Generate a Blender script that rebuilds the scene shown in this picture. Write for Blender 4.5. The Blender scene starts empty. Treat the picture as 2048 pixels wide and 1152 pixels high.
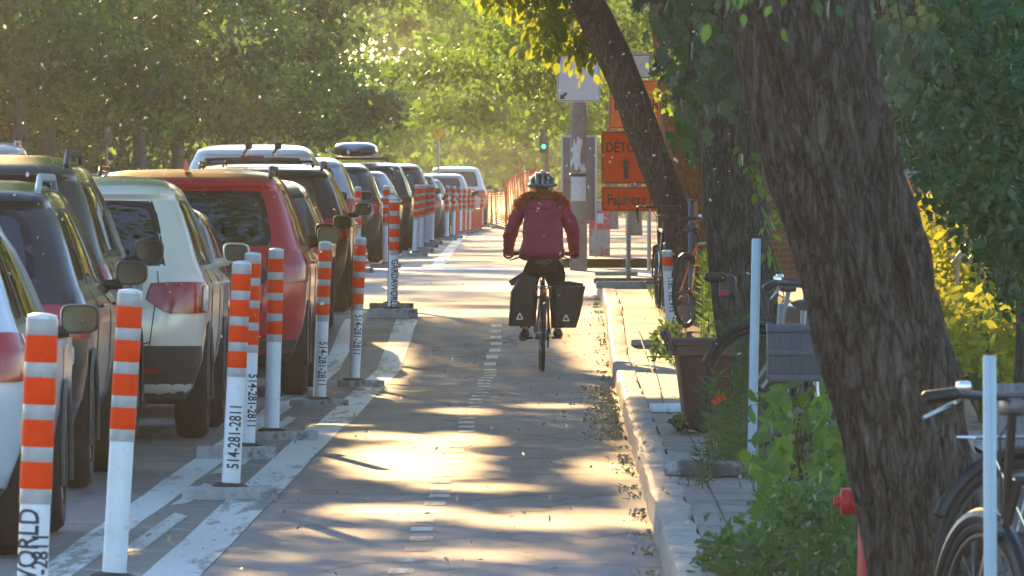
EXPO = 1.7
HAZE = 0.00033
import bpy, bmesh, math, random
import numpy as np
from mathutils import Vector, Matrix, noise as mnoise
random.seed(7); RNG = np.random.default_rng(7)
R = math.radians
SC = bpy.context.scene
COL = SC.collection
F = 18000.0; VX, VY, EYE = 1130.0, 393.0, 1.53

# ------------------------------------------------------------------ helpers
def lerp(a, b, t): return a + (b - a) * t
GZ = [(-50, 0), (79.6, 0), (84.5, .18), (89, .33), (111, .40), (135, .50), (180, .56), (5000, .56)]
def gz(d):
    return float(np.interp(d, [a for a, _ in GZ], [b for _, b in GZ]))
def off(d):
    return 0.0 if d < 100 else -(d - 100) * .0072
def PX(x, y, s):
    """point in the street that is s pixels per metre away"""
    return Vector(((x - VX) / s, F / s, EYE - (y - VY) / s))
def tag(o, label=None, cat=None, group=None, kind=None):
    if label: o['label'] = label
    if cat: o['category'] = cat
    if group: o['group'] = group
    if kind: o['kind'] = kind
    return o
def thing(name, label, cat, loc=(0, 0, 0), rz=0, group=None, rot=None):
    o = bpy.data.objects.new(name, None); COL.objects.link(o)
    o.location = loc; o.rotation_euler = rot if rot else (0, 0, rz)
    o.empty_display_size = .1
    return tag(o, label, cat, group)

class MB:
    def __init__(s): s.v = []; s.f = []; s.m = []; s.uv = None
    def add(s, vs, fs, mi=0):
        b = len(s.v); s.v += [tuple(v) for v in vs]
        s.f += [tuple(b + i for i in f) for f in fs]; s.m += [mi] * len(fs); return s
    def box(s, c, d, rz=0, mi=0, bev=0):
        x, y, z = d[0] / 2, d[1] / 2, d[2] / 2
        if bev > 0:
            return s.bbox(c, d, rz, mi, bev)
        vs = [(-x, -y, -z), (x, -y, -z), (x, y, -z), (-x, y, -z), (-x, -y, z), (x, -y, z), (x, y, z), (-x, y, z)]
        M = Matrix.Rotation(rz, 3, 'Z')
        vs = [M @ Vector(v) + Vector(c) for v in vs]
        return s.add(vs, [(0, 3, 2, 1), (4, 5, 6, 7), (0, 1, 5, 4), (1, 2, 6, 5), (2, 3, 7, 6), (3, 0, 4, 7)], mi)
    def bbox(s, c, d, rz=0, mi=0, bev=.01):
        bm = bmesh.new(); bmesh.ops.create_cube(bm, size=1)
        for v in bm.verts: v.co = Vector((v.co.x * d[0], v.co.y * d[1], v.co.z * d[2]))
        bmesh.ops.bevel(bm, geom=bm.edges[:], offset=bev, segments=2, affect='EDGES', profile=.5)
        M = Matrix.Rotation(rz, 3, 'Z'); bm.verts.index_update()
        s.add([M @ v.co + Vector(c) for v in bm.verts], [[v.index for v in f.verts] for f in bm.faces], mi)
        bm.free(); return s
    def tube(s, pts, rad, n=10, mi=0, cap=True, flat=None):
        pts = [Vector(p) for p in pts]
        rs = rad if isinstance(rad, (list, tuple)) else [rad] * len(pts)
        b = len(s.v); up = None
        for i, p in enumerate(pts):
            t = (pts[min(i + 1, len(pts) - 1)] - pts[max(i - 1, 0)]).normalized()
            if up is None:
                a = Vector((0, 0, 1)) if abs(t.z) < .9 else Vector((1, 0, 0))
                u = t.cross(a).normalized()
            else:
                u = (up - t * up.dot(t)).normalized()
            up = u; w = t.cross(u)
            for k in range(n):
                a = 2 * math.pi * k / n
                q = p + (u * math.cos(a) + w * math.sin(a) * (flat or 1)) * rs[i]
                s.v.append(tuple(q))
        for i in range(len(pts) - 1):
            for k in range(n):
                k2 = (k + 1) % n
                s.f.append((b + i * n + k, b + i * n + k2, b + (i + 1) * n + k2, b + (i + 1) * n + k)); s.m.append(mi)
        if cap:
            s.f.append(tuple(b + k for k in range(n))[::-1]); s.m.append(mi)
            e = b + (len(pts) - 1) * n
            s.f.append(tuple(e + k for k in range(n))); s.m.append(mi)
        return s
    def lathe(s, prof, c=(0, 0, 0), n=16, axis='Z', mi=0):
        b = len(s.v)
        for r, h in prof:
            for k in range(n):
                a = 2 * math.pi * k / n; x, y = r * math.cos(a), r * math.sin(a)
                p = (x, y, h) if axis == 'Z' else ((h, x, y) if axis == 'X' else (x, h, y))
                s.v.append((p[0] + c[0], p[1] + c[1], p[2] + c[2]))
        for i in range(len(prof) - 1):
            for k in range(n):
                k2 = (k + 1) % n
                s.f.append((b + i * n + k, b + i * n + k2, b + (i + 1) * n + k2, b + (i + 1) * n + k)); s.m.append(mi)
        return s
    def torus(s, c, Rr, r, axis='X', n=32, m=8, a0=0, a1=2 * math.pi, sx=1, mi=0):
        full = abs(a1 - a0 - 2 * math.pi) < 1e-4
        k = n if full else n + 1; b = len(s.v)
        for i in range(k):
            a = a0 + (a1 - a0) * i / n
            for j in range(m):
                q = 2 * math.pi * j / m; rr = Rr + r * math.cos(q); h = r * sx * math.sin(q)
                p = (h, rr * math.cos(a), rr * math.sin(a)) if axis == 'X' else (rr * math.cos(a), h, rr * math.sin(a))
                s.v.append((p[0] + c[0], p[1] + c[1], p[2] + c[2]))
        for i in range(n):
            i2 = (i + 1) % k
            for j in range(m):
                j2 = (j + 1) % m
                s.f.append((b + i * m + j, b + i2 * m + j, b + i2 * m + j2, b + i * m + j2)); s.m.append(mi)
        return s
    def prism(s, poly, y0, y1, mi=0):
        """poly in x,z extruded along y"""
        n = len(poly); vs = [(x, y0, z) for x, z in poly] + [(x, y1, z) for x, z in poly]
        fs = [tuple(range(n)), tuple(range(2 * n - 1, n - 1, -1))] + [(i, i + n, (i + 1) % n + n, (i + 1) % n) for i in range(n)]
        return s.add(vs, fs, mi)
    def build(s, name, mats, parent=None, smooth=True, sharp=40, loc=None):
        me = bpy.data.meshes.new(name); me.from_pydata(s.v, [], s.f)
        mats = mats if isinstance(mats, (list, tuple)) else [mats]
        for m in mats: me.materials.append(m)
        if len(mats) > 1: me.polygons.foreach_set('material_index', s.m)
        bm = bmesh.new(); bm.from_mesh(me); bmesh.ops.recalc_face_normals(bm, faces=bm.faces[:]); bm.to_mesh(me); bm.free()
        if smooth:
            me.polygons.foreach_set('use_smooth', [True] * len(me.polygons))
            try: me.set_sharp_from_angle(angle=R(sharp))
            except Exception: pass
        me.update()
        o = bpy.data.objects.new(name, me); COL.objects.link(o)
        if parent: o.parent = parent
        if loc is not None: o.location = loc
        return o

# ------------------------------------------------------------------ materials
def _nodes(name):
    m = bpy.data.materials.new(name); m.use_nodes = True
    nt = m.node_tree; nt.nodes.clear()
    out = nt.nodes.new('ShaderNodeOutputMaterial'); return m, nt, out
def N(nt, t, **kw):
    n = nt.nodes.new(t)
    for k, v in kw.items():
        if k in n.inputs.keys(): n.inputs[k].default_value = v
        else: setattr(n, k, v)
    return n
def L(nt, a, b): nt.links.new(a, b)
def coords(nt, scale=(1, 1, 1), kind='Object'):
    tc = N(nt, 'ShaderNodeTexCoord'); mp = N(nt, 'ShaderNodeMapping'); mp.inputs['Scale'].default_value = scale
    L(nt, tc.outputs[kind], mp.inputs['Vector']); return mp.outputs['Vector']
def ramp(nt, fac, stops):
    r = N(nt, 'ShaderNodeValToRGB'); e = r.color_ramp.elements
    while len(e) < len(stops): e.new(.5)
    for i, (p, c) in enumerate(stops):
        e[i].position = p; e[i].color = (c[0], c[1], c[2], 1)
    L(nt, fac, r.inputs['Fac']); return r.outputs['Color']
def mixc(nt, fac, a, b, mode='MIX'):
    m = N(nt, 'ShaderNodeMix', data_type='RGBA', blend_type=mode)
    for sock, v in ((m.inputs[6], a), (m.inputs[7], b)):
        if isinstance(v, (tuple, list)): sock.default_value = (v[0], v[1], v[2], 1)
        else: L(nt, v, sock)
    if isinstance(fac, (int, float)): m.inputs[0].default_value = fac
    else: L(nt, fac, m.inputs[0])
    return m.outputs[2]
def mat(name, col, rough=.6, metal=0, var=.15, scale=6, bump=0, bscale=40, coat=0, stretch=(1, 1, 1), spec=.5, dirt=None):
    m, nt, out = _nodes(name)
    p = N(nt, 'ShaderNodeBsdfPrincipled'); L(nt, p.outputs[0], out.inputs[0])
    p.inputs['Roughness'].default_value = rough; p.inputs['Metallic'].default_value = metal
    p.inputs['Coat Weight'].default_value = coat; p.inputs['Coat Roughness'].default_value = .13
    p.inputs['Specular IOR Level'].default_value = spec
    co = coords(nt, stretch)
    n = N(nt, 'ShaderNodeTexNoise', Scale=scale, Detail=6, Roughness=.6); L(nt, co, n.inputs['Vector'])
    lo = [c * (1 - var) for c in col]; hi = [min(1, c * (1 + var)) for c in col]
    c = ramp(nt, n.outputs['Fac'], [(.3, lo), (.7, hi)])
    if dirt:
        n2 = N(nt, 'ShaderNodeTexNoise', Scale=dirt[1], Detail=8, Roughness=.7); L(nt, co, n2.inputs['Vector'])
        f = ramp(nt, n2.outputs['Fac'], [(dirt[2], (0, 0, 0)), (dirt[2] + .12, (1, 1, 1))])
        c = mixc(nt, f, c, dirt[0])
    L(nt, c, p.inputs['Base Color'])
    if bump:
        nb = N(nt, 'ShaderNodeTexNoise', Scale=bscale, Detail=5); L(nt, co, nb.inputs['Vector'])
        b = N(nt, 'ShaderNodeBump', Strength=min(1, bump), Distance=.02 * bump); L(nt, nb.outputs['Fac'], b.inputs['Height']); L(nt, b.outputs[0], p.inputs['Normal'])
    return m
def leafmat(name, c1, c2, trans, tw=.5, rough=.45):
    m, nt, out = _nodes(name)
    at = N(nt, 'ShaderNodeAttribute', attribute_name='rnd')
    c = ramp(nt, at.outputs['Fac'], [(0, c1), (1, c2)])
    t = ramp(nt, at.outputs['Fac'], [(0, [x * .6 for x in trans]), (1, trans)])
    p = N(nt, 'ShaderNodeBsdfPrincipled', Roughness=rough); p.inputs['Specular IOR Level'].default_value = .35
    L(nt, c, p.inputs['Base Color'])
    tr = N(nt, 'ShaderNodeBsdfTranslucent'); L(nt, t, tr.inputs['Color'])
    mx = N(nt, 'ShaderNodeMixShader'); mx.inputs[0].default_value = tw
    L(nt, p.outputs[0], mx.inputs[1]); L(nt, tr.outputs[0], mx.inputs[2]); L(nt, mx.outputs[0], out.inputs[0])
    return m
def barkmat(name, lo, hi, sc=1.0):
    m, nt, out = _nodes(name)
    p = N(nt, 'ShaderNodeBsdfPrincipled', Roughness=.9); L(nt, p.outputs[0], out.inputs[0]); p.inputs['Specular IOR Level'].default_value = .2
    co = coords(nt, (34 * sc, 34 * sc, 6.5 * sc))
    cr = coords(nt, (23 * sc, 23 * sc, 5.2 * sc)); rn = N(nt, 'ShaderNodeTexNoise', Scale=1.0, Detail=7, Roughness=.62, Distortion=.5); L(nt, cr, rn.inputs['Vector'])
    rd = N(nt, 'ShaderNodeMath', operation='SUBTRACT'); L(nt, rn.outputs['Fac'], rd.inputs[0]); rd.inputs[1].default_value = .5
    ra = N(nt, 'ShaderNodeMath', operation='ABSOLUTE'); L(nt, rd.outputs[0], ra.inputs[0])
    furrow = ramp(nt, ra.outputs[0], [(0, (.48, .46, .44)), (.05, (.85, .85, .85)), (.14, (1.1, 1.1, 1.1))])
    v = N(nt, 'ShaderNodeTexVoronoi', Scale=1.6); v.feature = 'DISTANCE_TO_EDGE'
    n0 = N(nt, 'ShaderNodeTexNoise', Scale=.9, Detail=4); L(nt, co, n0.inputs['Vector'])
    wv = mixc(nt, 1, co, n0.outputs['Color'], 'ADD'); L(nt, wv, v.inputs['Vector'])
    n = N(nt, 'ShaderNodeTexNoise', Scale=2.4, Detail=8, Roughness=.7); L(nt, co, n.inputs['Vector'])
    n3 = N(nt, 'ShaderNodeTexNoise', Scale=.07, Detail=4); L(nt, co, n3.inputs['Vector'])
    base = ramp(nt, n.outputs['Fac'], [(.3, lo), (.7, hi)])
    big = ramp(nt, n3.outputs['Fac'], [(.35, (.6, .6, .62)), (.65, (1.1, 1.08, 1.0))])
    base = mixc(nt, 1, base, big, 'MULTIPLY')
    crack = ramp(nt, v.outputs['Distance'], [(0, (.5, .5, .5)), (.2, (1, 1, 1))])
    crack = mixc(nt, .45, (1, 1, 1), crack)
    crack = mixc(nt, 1, crack, furrow, 'MULTIPLY')
    L(nt, mixc(nt, 1, base, crack, 'MULTIPLY'), p.inputs['Base Color'])
    hgt = mixc(nt, .35, crack, n.outputs['Fac'])
    b = N(nt, 'ShaderNodeBump', Strength=1, Distance=.03); L(nt, hgt, b.inputs['Height']); L(nt, b.outputs[0], p.inputs['Normal'])
    return m
def glassmat(name, tint, gl=.02):
    m, nt, out = _nodes(name)
    t = N(nt, 'ShaderNodeBsdfTransparent'); t.inputs[0].default_value = (*tint, 1)
    g = N(nt, 'ShaderNodeBsdfGlossy', Roughness=gl); g.inputs['Color'].default_value = (.95, .97, 1, 1)
    fr = N(nt, 'ShaderNodeFresnel', IOR=2.3)
    mx = N(nt, 'ShaderNodeMixShader'); L(nt, fr.outputs[0], mx.inputs[0]); L(nt, t.outputs[0], mx.inputs[1]); L(nt, g.outputs[0], mx.inputs[2])
    L(nt, mx.outputs[0], out.inputs[0]); return m
def emit(name, col, st):
    m, nt, out = _nodes(name); e = N(nt, 'ShaderNodeEmission', Strength=st); e.inputs[0].default_value = (*col, 1)
    L(nt, e.outputs[0], out.inputs[0]); return m
def brickmat(name, a, b, mortar, vert='XZ'):
    m, nt, out = _nodes(name)
    p = N(nt, 'ShaderNodeBsdfPrincipled', Roughness=.85); L(nt, p.outputs[0], out.inputs[0])
    tc = N(nt, 'ShaderNodeTexCoord'); sx = N(nt, 'ShaderNodeSeparateXYZ'); L(nt, tc.outputs['Object'], sx.inputs[0])
    ad = N(nt, 'ShaderNodeMath', operation='ADD'); L(nt, sx.outputs[0], ad.inputs[0]); L(nt, sx.outputs[1], ad.inputs[1])
    cb = N(nt, 'ShaderNodeCombineXYZ'); L(nt, ad.outputs[0], cb.inputs[0]); L(nt, sx.outputs[2], cb.inputs[1])
    br = N(nt, 'ShaderNodeTexBrick', Scale=1); br.inputs['Brick Width'].default_value = .22; br.inputs['Row Height'].default_value = .075
    br.inputs['Mortar Size'].default_value = .008; br.inputs['Color1'].default_value = (*a, 1); br.inputs['Color2'].default_value = (*b, 1); br.inputs['Mortar'].default_value = (*mortar, 1)
    L(nt, cb.outputs[0], br.inputs['Vector'])
    n = N(nt, 'ShaderNodeTexNoise', Scale=1.2, Detail=6); L(nt, tc.outputs['Object'], n.inputs['Vector'])
    c = mixc(nt, 1, br.outputs['Color'], ramp(nt, n.outputs['Fac'], [(.3, (.7, .7, .7)), (.7, (1.1, 1.1, 1.1))]), 'MULTIPLY')
    L(nt, c, p.inputs['Base Color'])
    bp = N(nt, 'ShaderNodeBump', Strength=.6, Distance=.01); L(nt, br.outputs['Fac'], bp.inputs['Height']); bp.invert = True; L(nt, bp.outputs[0], p.inputs['Normal'])
    return m

def asphaltmat(name, col, crackcol, rough=.55, cracks=True, scale=1.0, tint=None):
    m, nt, out = _nodes(name)
    p = N(nt, 'ShaderNodeBsdfPrincipled', Roughness=rough); L(nt, p.outputs[0], out.inputs[0])
    p.inputs['Specular IOR Level'].default_value = .5
    co = coords(nt, (1, 1, 1), 'Object')
    fine = N(nt, 'ShaderNodeTexNoise', Scale=90, Detail=3); L(nt, co, fine.inputs['Vector'])
    big = N(nt, 'ShaderNodeTexNoise', Scale=.5 * scale, Detail=6, Roughness=.65); L(nt, co, big.inputs['Vector'])
    str_ = N(nt, 'ShaderNodeTexNoise', Scale=1, Detail=6, Roughness=.7)
    co2 = coords(nt, (3.5, .25, 1)); L(nt, co2, str_.inputs['Vector'])
    c = ramp(nt, big.outputs['Fac'], [(.3, [x * .82 for x in col]), (.7, [x * 1.15 for x in col])])
    c = mixc(nt, 1, c, ramp(nt, str_.outputs['Fac'], [(.38, (.78, .78, .80)), (.52, (1, 1, 1)), (.66, (1.16, 1.13, 1.08))]), 'MULTIPLY')
    st = N(nt, 'ShaderNodeTexNoise', Scale=2.6, Detail=7, Roughness=.7); L(nt, co, st.inputs['Vector'])
    c = mixc(nt, 1, c, ramp(nt, st.outputs['Fac'], [(.36, (.74, .73, .72)), (.46, (1, 1, 1)), (.62, (1, 1, 1)), (.7, (1.25, 1.22, 1.18))]), 'MULTIPLY')
    c = mixc(nt, 1, c, ramp(nt, fine.outputs['Fac'], [(.3, (.75, .75, .75)), (.7, (1.2, 1.2, 1.2))]), 'MULTIPLY')
    hsrc = fine.outputs['Fac']
    if cracks:
        wn = N(nt, 'ShaderNodeTexNoise', Scale=2.2, Detail=5); L(nt, co, wn.inputs['Vector'])
        co3 = coords(nt, (.8, .28, 1)); wv = mixc(nt, .3, co3, wn.outputs['Color'], 'ADD')
        v = N(nt, 'ShaderNodeTexVoronoi', Scale=.9); v.feature = 'DISTANCE_TO_EDGE'; L(nt, wv, v.inputs['Vector'])
        f = ramp(nt, v.outputs['Distance'], [(0, (1, 1, 1)), (.022, (0, 0, 0))])
        c = mixc(nt, f, c, crackcol)
    L(nt, c, p.inputs['Base Color'])
    rr = ramp(nt, big.outputs['Fac'], [(.3, (rough - .08,) * 3), (.7, (rough + .12,) * 3)]); L(nt, rr, p.inputs['Roughness'])
    b = N(nt, 'ShaderNodeBump', Strength=.35, Distance=.006); L(nt, hsrc, b.inputs['Height']); L(nt, b.outputs[0], p.inputs['Normal'])
    return m
def paintline(name, col, under, wear=.42):
    """worn thermoplastic road paint: chips let the asphalt colour through"""
    m, nt, out = _nodes(name)
    p = N(nt, 'ShaderNodeBsdfPrincipled', Roughness=.5); L(nt, p.outputs[0], out.inputs[0])
    co = coords(nt, (1, .09, 1)); n = N(nt, 'ShaderNodeTexNoise', Scale=11, Detail=9, Roughness=.75); L(nt, co, n.inputs['Vector'])
    n2 = N(nt, 'ShaderNodeTexNoise', Scale=1.3, Detail=3); L(nt, co, n2.inputs['Vector'])
    ad = N(nt, 'ShaderNodeMath', operation='ADD'); L(nt, n.outputs['Fac'], ad.inputs[0]); L(nt, n2.outputs['Fac'], ad.inputs[1])
    f = ramp(nt, ad.outputs[0], [(wear * 2 - .06, (0, 0, 0)), (wear * 2 + .03, (1, 1, 1))])
    L(nt, mixc(nt, f, under, col), p.inputs['Base Color']); return m

M = {}
M['asphalt'] = asphaltmat('asphalt', (.225, .187, .178), (.085, .075, .07), rough=.6)
M['buffer'] = asphaltmat('worn_concrete', (.17, .155, .145), (.3, .28, .26), rough=.6, scale=3)
M['cross'] = asphaltmat('crossing_asphalt', (.2, .21, .23), (.1, .1, .1), rough=.6)  # bluish base colour stands in for the sky reflected on the crossing
M['concrete'] = asphaltmat('concrete', (.29, .24, .215), (.1, .09, .08), rough=.7, scale=2)
M['kerb'] = mat('kerb_stone', (.32, .295, .27), .7, var=.25, scale=9, bump=1, bscale=26, dirt=((.16, .14, .12), 5, .56))
M['soil'] = mat('soil', (.075, .06, .045), .95, var=.4, scale=12, bump=1, bscale=30)
M['line'] = paintline('road_paint', (.62, .62, .61), (.19, .18, .18), .475)
M['dash'] = paintline('road_paint_worn', (.5, .49, .47), (.2, .18, .18), .49)
M['stopline'] = paintline('stop_paint', (.72, .72, .72), (.16, .16, .16), .42)
M['postwhite'] = mat('post_plastic', (.72, .76, .82), .38, var=.08, scale=6, dirt=((.3, .29, .28), 22, .60))
M['band'] = mat('grey_reflective_band', (.42, .41, .42), .3, var=.15, scale=12, dirt=((.2, .19, .18), 28, .6))
M['orange'] = mat('orange_band', (1.0, .05, .0), .6, spec=.15, var=.1, scale=9, dirt=((.4, .07, .03), 26, .62))
M['blackrub'] = mat('black_rubber', (.018, .018, .02), .7, var=.3)
M['black'] = mat('black_plastic', (.012, .012, .014), .42, var=.3)
M['ink'] = mat('black_print', (.02, .025, .05), .6)
M['baseblock'] = mat('weathered_base', (.36, .37, .38), .8, var=.2, scale=8, bump=.6, dirt=((.12, .115, .11), 7, .55))
M['baseblack'] = mat('dark_base', (.1, .1, .1), .8, var=.3, scale=8, bump=.6, dirt=((.4, .42, .44), 5, .5))
M['chrome'] = mat('bright_metal', (.65, .66, .68), .22, 1, var=.08)
M['galv'] = mat('galvanised_steel', (.42, .43, .44), .42, .8, var=.15, scale=20)
M['bluegrey'] = mat('pale_blue_post', (.42, .55, .66), .35, var=.08, scale=12, dirt=((.2, .25, .3), 14, .66))
M['signorange'] = mat('sign_orange', (1.0, .07, .0), .6, spec=.2, var=.04, scale=4)
M['signorange2'] = mat('faded_sign_orange', (.85, .17, .04), .4, var=.06, scale=4)
M['signwhite'] = mat('sign_white', (.6, .63, .72), .4, var=.05)
M['signback'] = mat('sign_back', (.13, .12, .14), .55, .3, var=.15)
M['bluepaint'] = mat('blue_paint', (.05, .08, .35), .4)
M['pole'] = mat('concrete_pole', (.22, .2, .19), .85, var=.2, scale=6, bump=.5)
M['paper'] = mat('paper', (.62, .66, .7), .8, var=.12, scale=22, dirt=((.3, .4, .35), 14, .6))
M['brownbin'] = mat('brown_bin', (.085, .04, .03), .45, var=.12, scale=10, bump=.2)
M['greycrate'] = mat('grey_crate', (.06, .08, .105), .55, var=.12)
M['red'] = mat('red_paint', (.45, .015, .02), .4, var=.2, scale=10)
M['graf'] = mat('graffiti_panel', (.42, .38, .36), .7, var=.2, scale=6, dirt=((.55, .03, .04), 5, .5))
M['tyre'] = mat('tyre_rubber', (.02, .02, .022), .75, var=.3, scale=20)
M['rim'] = mat('alloy_rim', (.3, .31, .33), .35, .9)
M['seat'] = mat('dark_upholstery', (.035, .035, .04), .85)
M['lampred'] = mat('tail_lamp_red', (.42, .008, .012), .12, var=.15, scale=18, coat=1)
M['lampwhite'] = mat('lamp_clear', (.6, .6, .64), .12, var=.1, coat=1)
M['plate'] = mat('number_plate', (.62, .66, .75), .4, var=.05)
M['trim'] = mat('grey_trim', (.045, .045, .048), .5, var=.2)
M['glass'] = glassmat('window_glass', (.5, .56, .5))
M['glassdark'] = glassmat('tinted_glass', (.035, .038, .04))
M['mirror'] = mat('mirror_glass', (.05, .055, .055), .1, 1)
M['bark1'] = barkmat('rough_bark', (.10, .085, .076), (.25, .218, .195), .95)
M['bark2'] = barkmat('grey_bark', (.085, .082, .08), (.2, .195, .19), .9)
M['bark3'] = barkmat('dark_bark', (.10, .075, .07), (.2, .155, .145), 1)
M['barkwarm'] = barkmat('reddish_bark', (.26, .11, .05), (.42, .2, .1), .8)
M['barkfar'] = mat('pale_bark', (.13, .125, .13), .9, var=.25, scale=3, stretch=(4, 4, 1))
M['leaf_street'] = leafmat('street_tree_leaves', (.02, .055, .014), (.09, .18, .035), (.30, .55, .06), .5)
M['leaf_dark'] = leafmat('shaded_leaves', (.012, .042, .016), (.05, .135, .05), (.07, .2, .04), .3)  # darker green with shade on the crowns put into the leaf colour
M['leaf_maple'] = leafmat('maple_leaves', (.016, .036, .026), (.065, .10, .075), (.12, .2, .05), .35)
M['leaf_lit'] = leafmat('bright_leaves', (.06, .11, .02), (.13, .2, .03), (.5, .62, .05), .55)  # brighter yellow-green copy, sunlight on the hanging leaves put into the colour
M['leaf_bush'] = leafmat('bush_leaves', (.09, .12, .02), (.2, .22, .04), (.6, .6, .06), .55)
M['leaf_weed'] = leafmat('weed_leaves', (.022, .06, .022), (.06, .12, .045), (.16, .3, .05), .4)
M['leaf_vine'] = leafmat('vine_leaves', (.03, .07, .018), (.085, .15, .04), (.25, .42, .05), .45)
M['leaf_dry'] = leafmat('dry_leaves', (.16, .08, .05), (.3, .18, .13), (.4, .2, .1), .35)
M['stem'] = mat('green_stem', (.08, .1, .04), .8)
M['litter'] = mat('leaf_litter', (.46, .35, .2), .45, var=.5, scale=12)
M['wood'] = mat('varnished_wood', (.4, .26, .13), .35, var=.2, scale=6, stretch=(1, 1, 8))
M['greywall'] = mat('grey_stucco', (.24, .235, .25), .9, var=.1, bump=.4)
M['brick'] = brickmat('brown_brick', (.3, .13, .07), (.22, .09, .05), (.25, .2, .17))
M['brickdark'] = brickmat('dark_brick', (.13, .065, .05), (.09, .05, .04), (.14, .12, .11))
M['fluff'] = leafmat('seed_fluff', (.6, .52, .42), (.8, .72, .6), (1, .9, .7), .6)
M['net'] = mat('orange_netting', (.8, .1, .03), .6)
M['stone'] = mat('pale_stone', (.3, .29, .27), .85, var=.15)

# ------------------------------------------------------------------ text
def text_mesh(txt, size, xs=1.0, extrude=.0012, bold=0.0, slices=False):
    cu = bpy.data.curves.new('txt', 'FONT'); cu.body = txt; cu.size = size; cu.extrude = extrude; cu.offset = bold
    cu.align_x = 'CENTER'; cu.align_y = 'CENTER'; cu.resolution_u = 3
    o = bpy.data.objects.new('txt', cu); COL.objects.link(o)
    dg = bpy.context.evaluated_depsgraph_get(); me = bpy.data.meshes.new_from_object(o.evaluated_get(dg))
    if slices:
        bm = bmesh.new(); bm.from_mesh(me)
        k = size * .09; y = -size * .8
        while y < size * .8:
            bmesh.ops.bisect_plane(bm, geom=bm.verts[:] + bm.edges[:] + bm.faces[:], plane_co=(0, y, 0), plane_no=(0, 1, 0)); y += k
        bm.to_mesh(me); bm.free()
    vs = [(v.co.x * xs, v.co.y, v.co.z) for v in me.vertices]; fs = [tuple(p.vertices) for p in me.polygons]
    bpy.data.objects.remove(o); bpy.data.curves.remove(cu); bpy.data.meshes.remove(me)
    return vs, fs
def flat_text(mb, txt, size, cx, y, cz, xs=1.0, bold=0.0, rot=0):
    """lettering on a surface that faces the camera (-Y)"""
    vs, fs = text_mesh(txt, size, xs, bold=bold)
    c, s_ = math.cos(rot), math.sin(rot)
    mb.add([(cx + a * c - b * s_, y - z, cz + a * s_ + b * c) for a, b, z in vs], fs); return mb
def wrap_text(mb, txt, size, rad, zc, down=False, xs=1.0, phi0=0.0, bold=0.0):
    """lettering wrapped round a vertical tube, running up or down it"""
    vs, fs = text_mesh(txt, size, xs, bold=bold, slices=True)
    out = []
    for a, b, z in vs:
        h, w = (zc + a, -b) if not down else (zc - a, b)
        ang = w / rad + phi0; r = rad + .0015 + z
        out.append((r * math.sin(ang), -r * math.cos(ang), h))
    mb.add(out, fs); return mb

# ------------------------------------------------------------------ leaves
SHAPES = {
 'rhomb': ([(0, -.5, 0), (.3, 0, .09), (0, .5, 0), (-.3, 0, .09)], [(0, 1, 2), (0, 2, 3)]),
 'oval': ([(0, -.5, 0), (.24, -.2, .07), (.26, .12, .07), (0, .55, -.05), (-.26, .12, .07), (-.24, -.2, .07)], [(0, 1, 2, 3), (0, 3, 4, 5)]),
 'maple': ([(0, -.45, 0), (.2, -.3, .05), (.5, -.12, .03), (.27, .08, .05), (.34, .38, .0), (.1, .25, .04), (0, .6, -.04),
            (-.1, .25, .04), (-.34, .38, 0), (-.27, .08, .05), (-.5, -.12, .03), (-.2, -.3, .05)],
           [(0, 1, 2, 3), (0, 3, 4, 5), (0, 5, 6, 7), (0, 7, 8, 9), (0, 9, 10, 11)]),
 'blade': ([(0, 0, 0), (.07, .3, .02), (0, 1, .0), (-.07, .3, .02)], [(0, 1, 2, 3)]),
}
def leaf_object(name, P, size, shape, m, parent=None, droop=.0, up=0.3, dirs=None, sv=.35):
    P = np.asarray(P, float); n = len(P)
    sh, fc = SHAPES[shape]; sh = np.array(sh); k = len(sh)
    a = RNG.normal(size=(n, 3)) if dirs is None else np.asarray(dirs, float) + RNG.normal(size=(n, 3)) * .25
    a[:, 2] -= droop
    a /= np.linalg.norm(a, axis=1)[:, None] + 1e-9
    nn = RNG.normal(size=(n, 3)); nn[:, 2] += up * 3
    b = np.cross(a, nn); b /= np.linalg.norm(b, axis=1)[:, None] + 1e-9
    c = np.cross(b, a)
    sz = size * (1 + RNG.uniform(-sv, sv, n))
    V = P[:, None, :] + (sh[None, :, 0:1] * b[:, None, :] + sh[None, :, 1:2] * a[:, None, :] + sh[None, :, 2:3] * c[:, None, :]) * sz[:, None, None]
    V = V.reshape(-1, 3)
    cf = .9 if size > .1 else 3.0
    cn = np.array([mnoise.noise((p[0] * cf + 3.1, p[1] * cf, p[2] * cf * 1.4)) for p in P])
    base = np.arange(n) * k
    loops = []; tot = []
    flat = [i for f in fc for i in f]
    lv = (base[:, None] + np.array(flat)[None, :]).ravel()
    tot = np.tile([len(f) for f in fc], n)
    st = np.concatenate([[0], np.cumsum(tot)[:-1]])
    me = bpy.data.meshes.new(name)
    me.vertices.add(len(V)); me.vertices.foreach_set('co', V.ravel())
    me.loops.add(len(lv)); me.loops.foreach_set('vertex_index', lv.astype(np.int32))
    me.polygons.add(len(tot)); me.polygons.foreach_set('loop_start', st.astype(np.int32)); me.polygons.foreach_set('loop_total', tot.astype(np.int32))
    at = me.attributes.new('rnd', 'FLOAT', 'POINT')
    at.data.foreach_set('value', np.repeat(np.clip(.45 * RNG.uniform(0, 1, n) + .275 + .95 * cn, 0, 1), k).astype(np.float32))
    me.materials.append(m); me.update(calc_edges=True); me.validate()
    o = bpy.data.objects.new(name, me); COL.objects.link(o)
    if parent: o.parent = parent
    return o
def clumps(centers, n, spread, rnd=None):
    """n points gathered round random centres"""
    C = np.asarray(centers); i = RNG.integers(0, len(C), n)
    P = C[i] + RNG.normal(size=(n, 3)) * np.asarray(spread)
    return P
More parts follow.
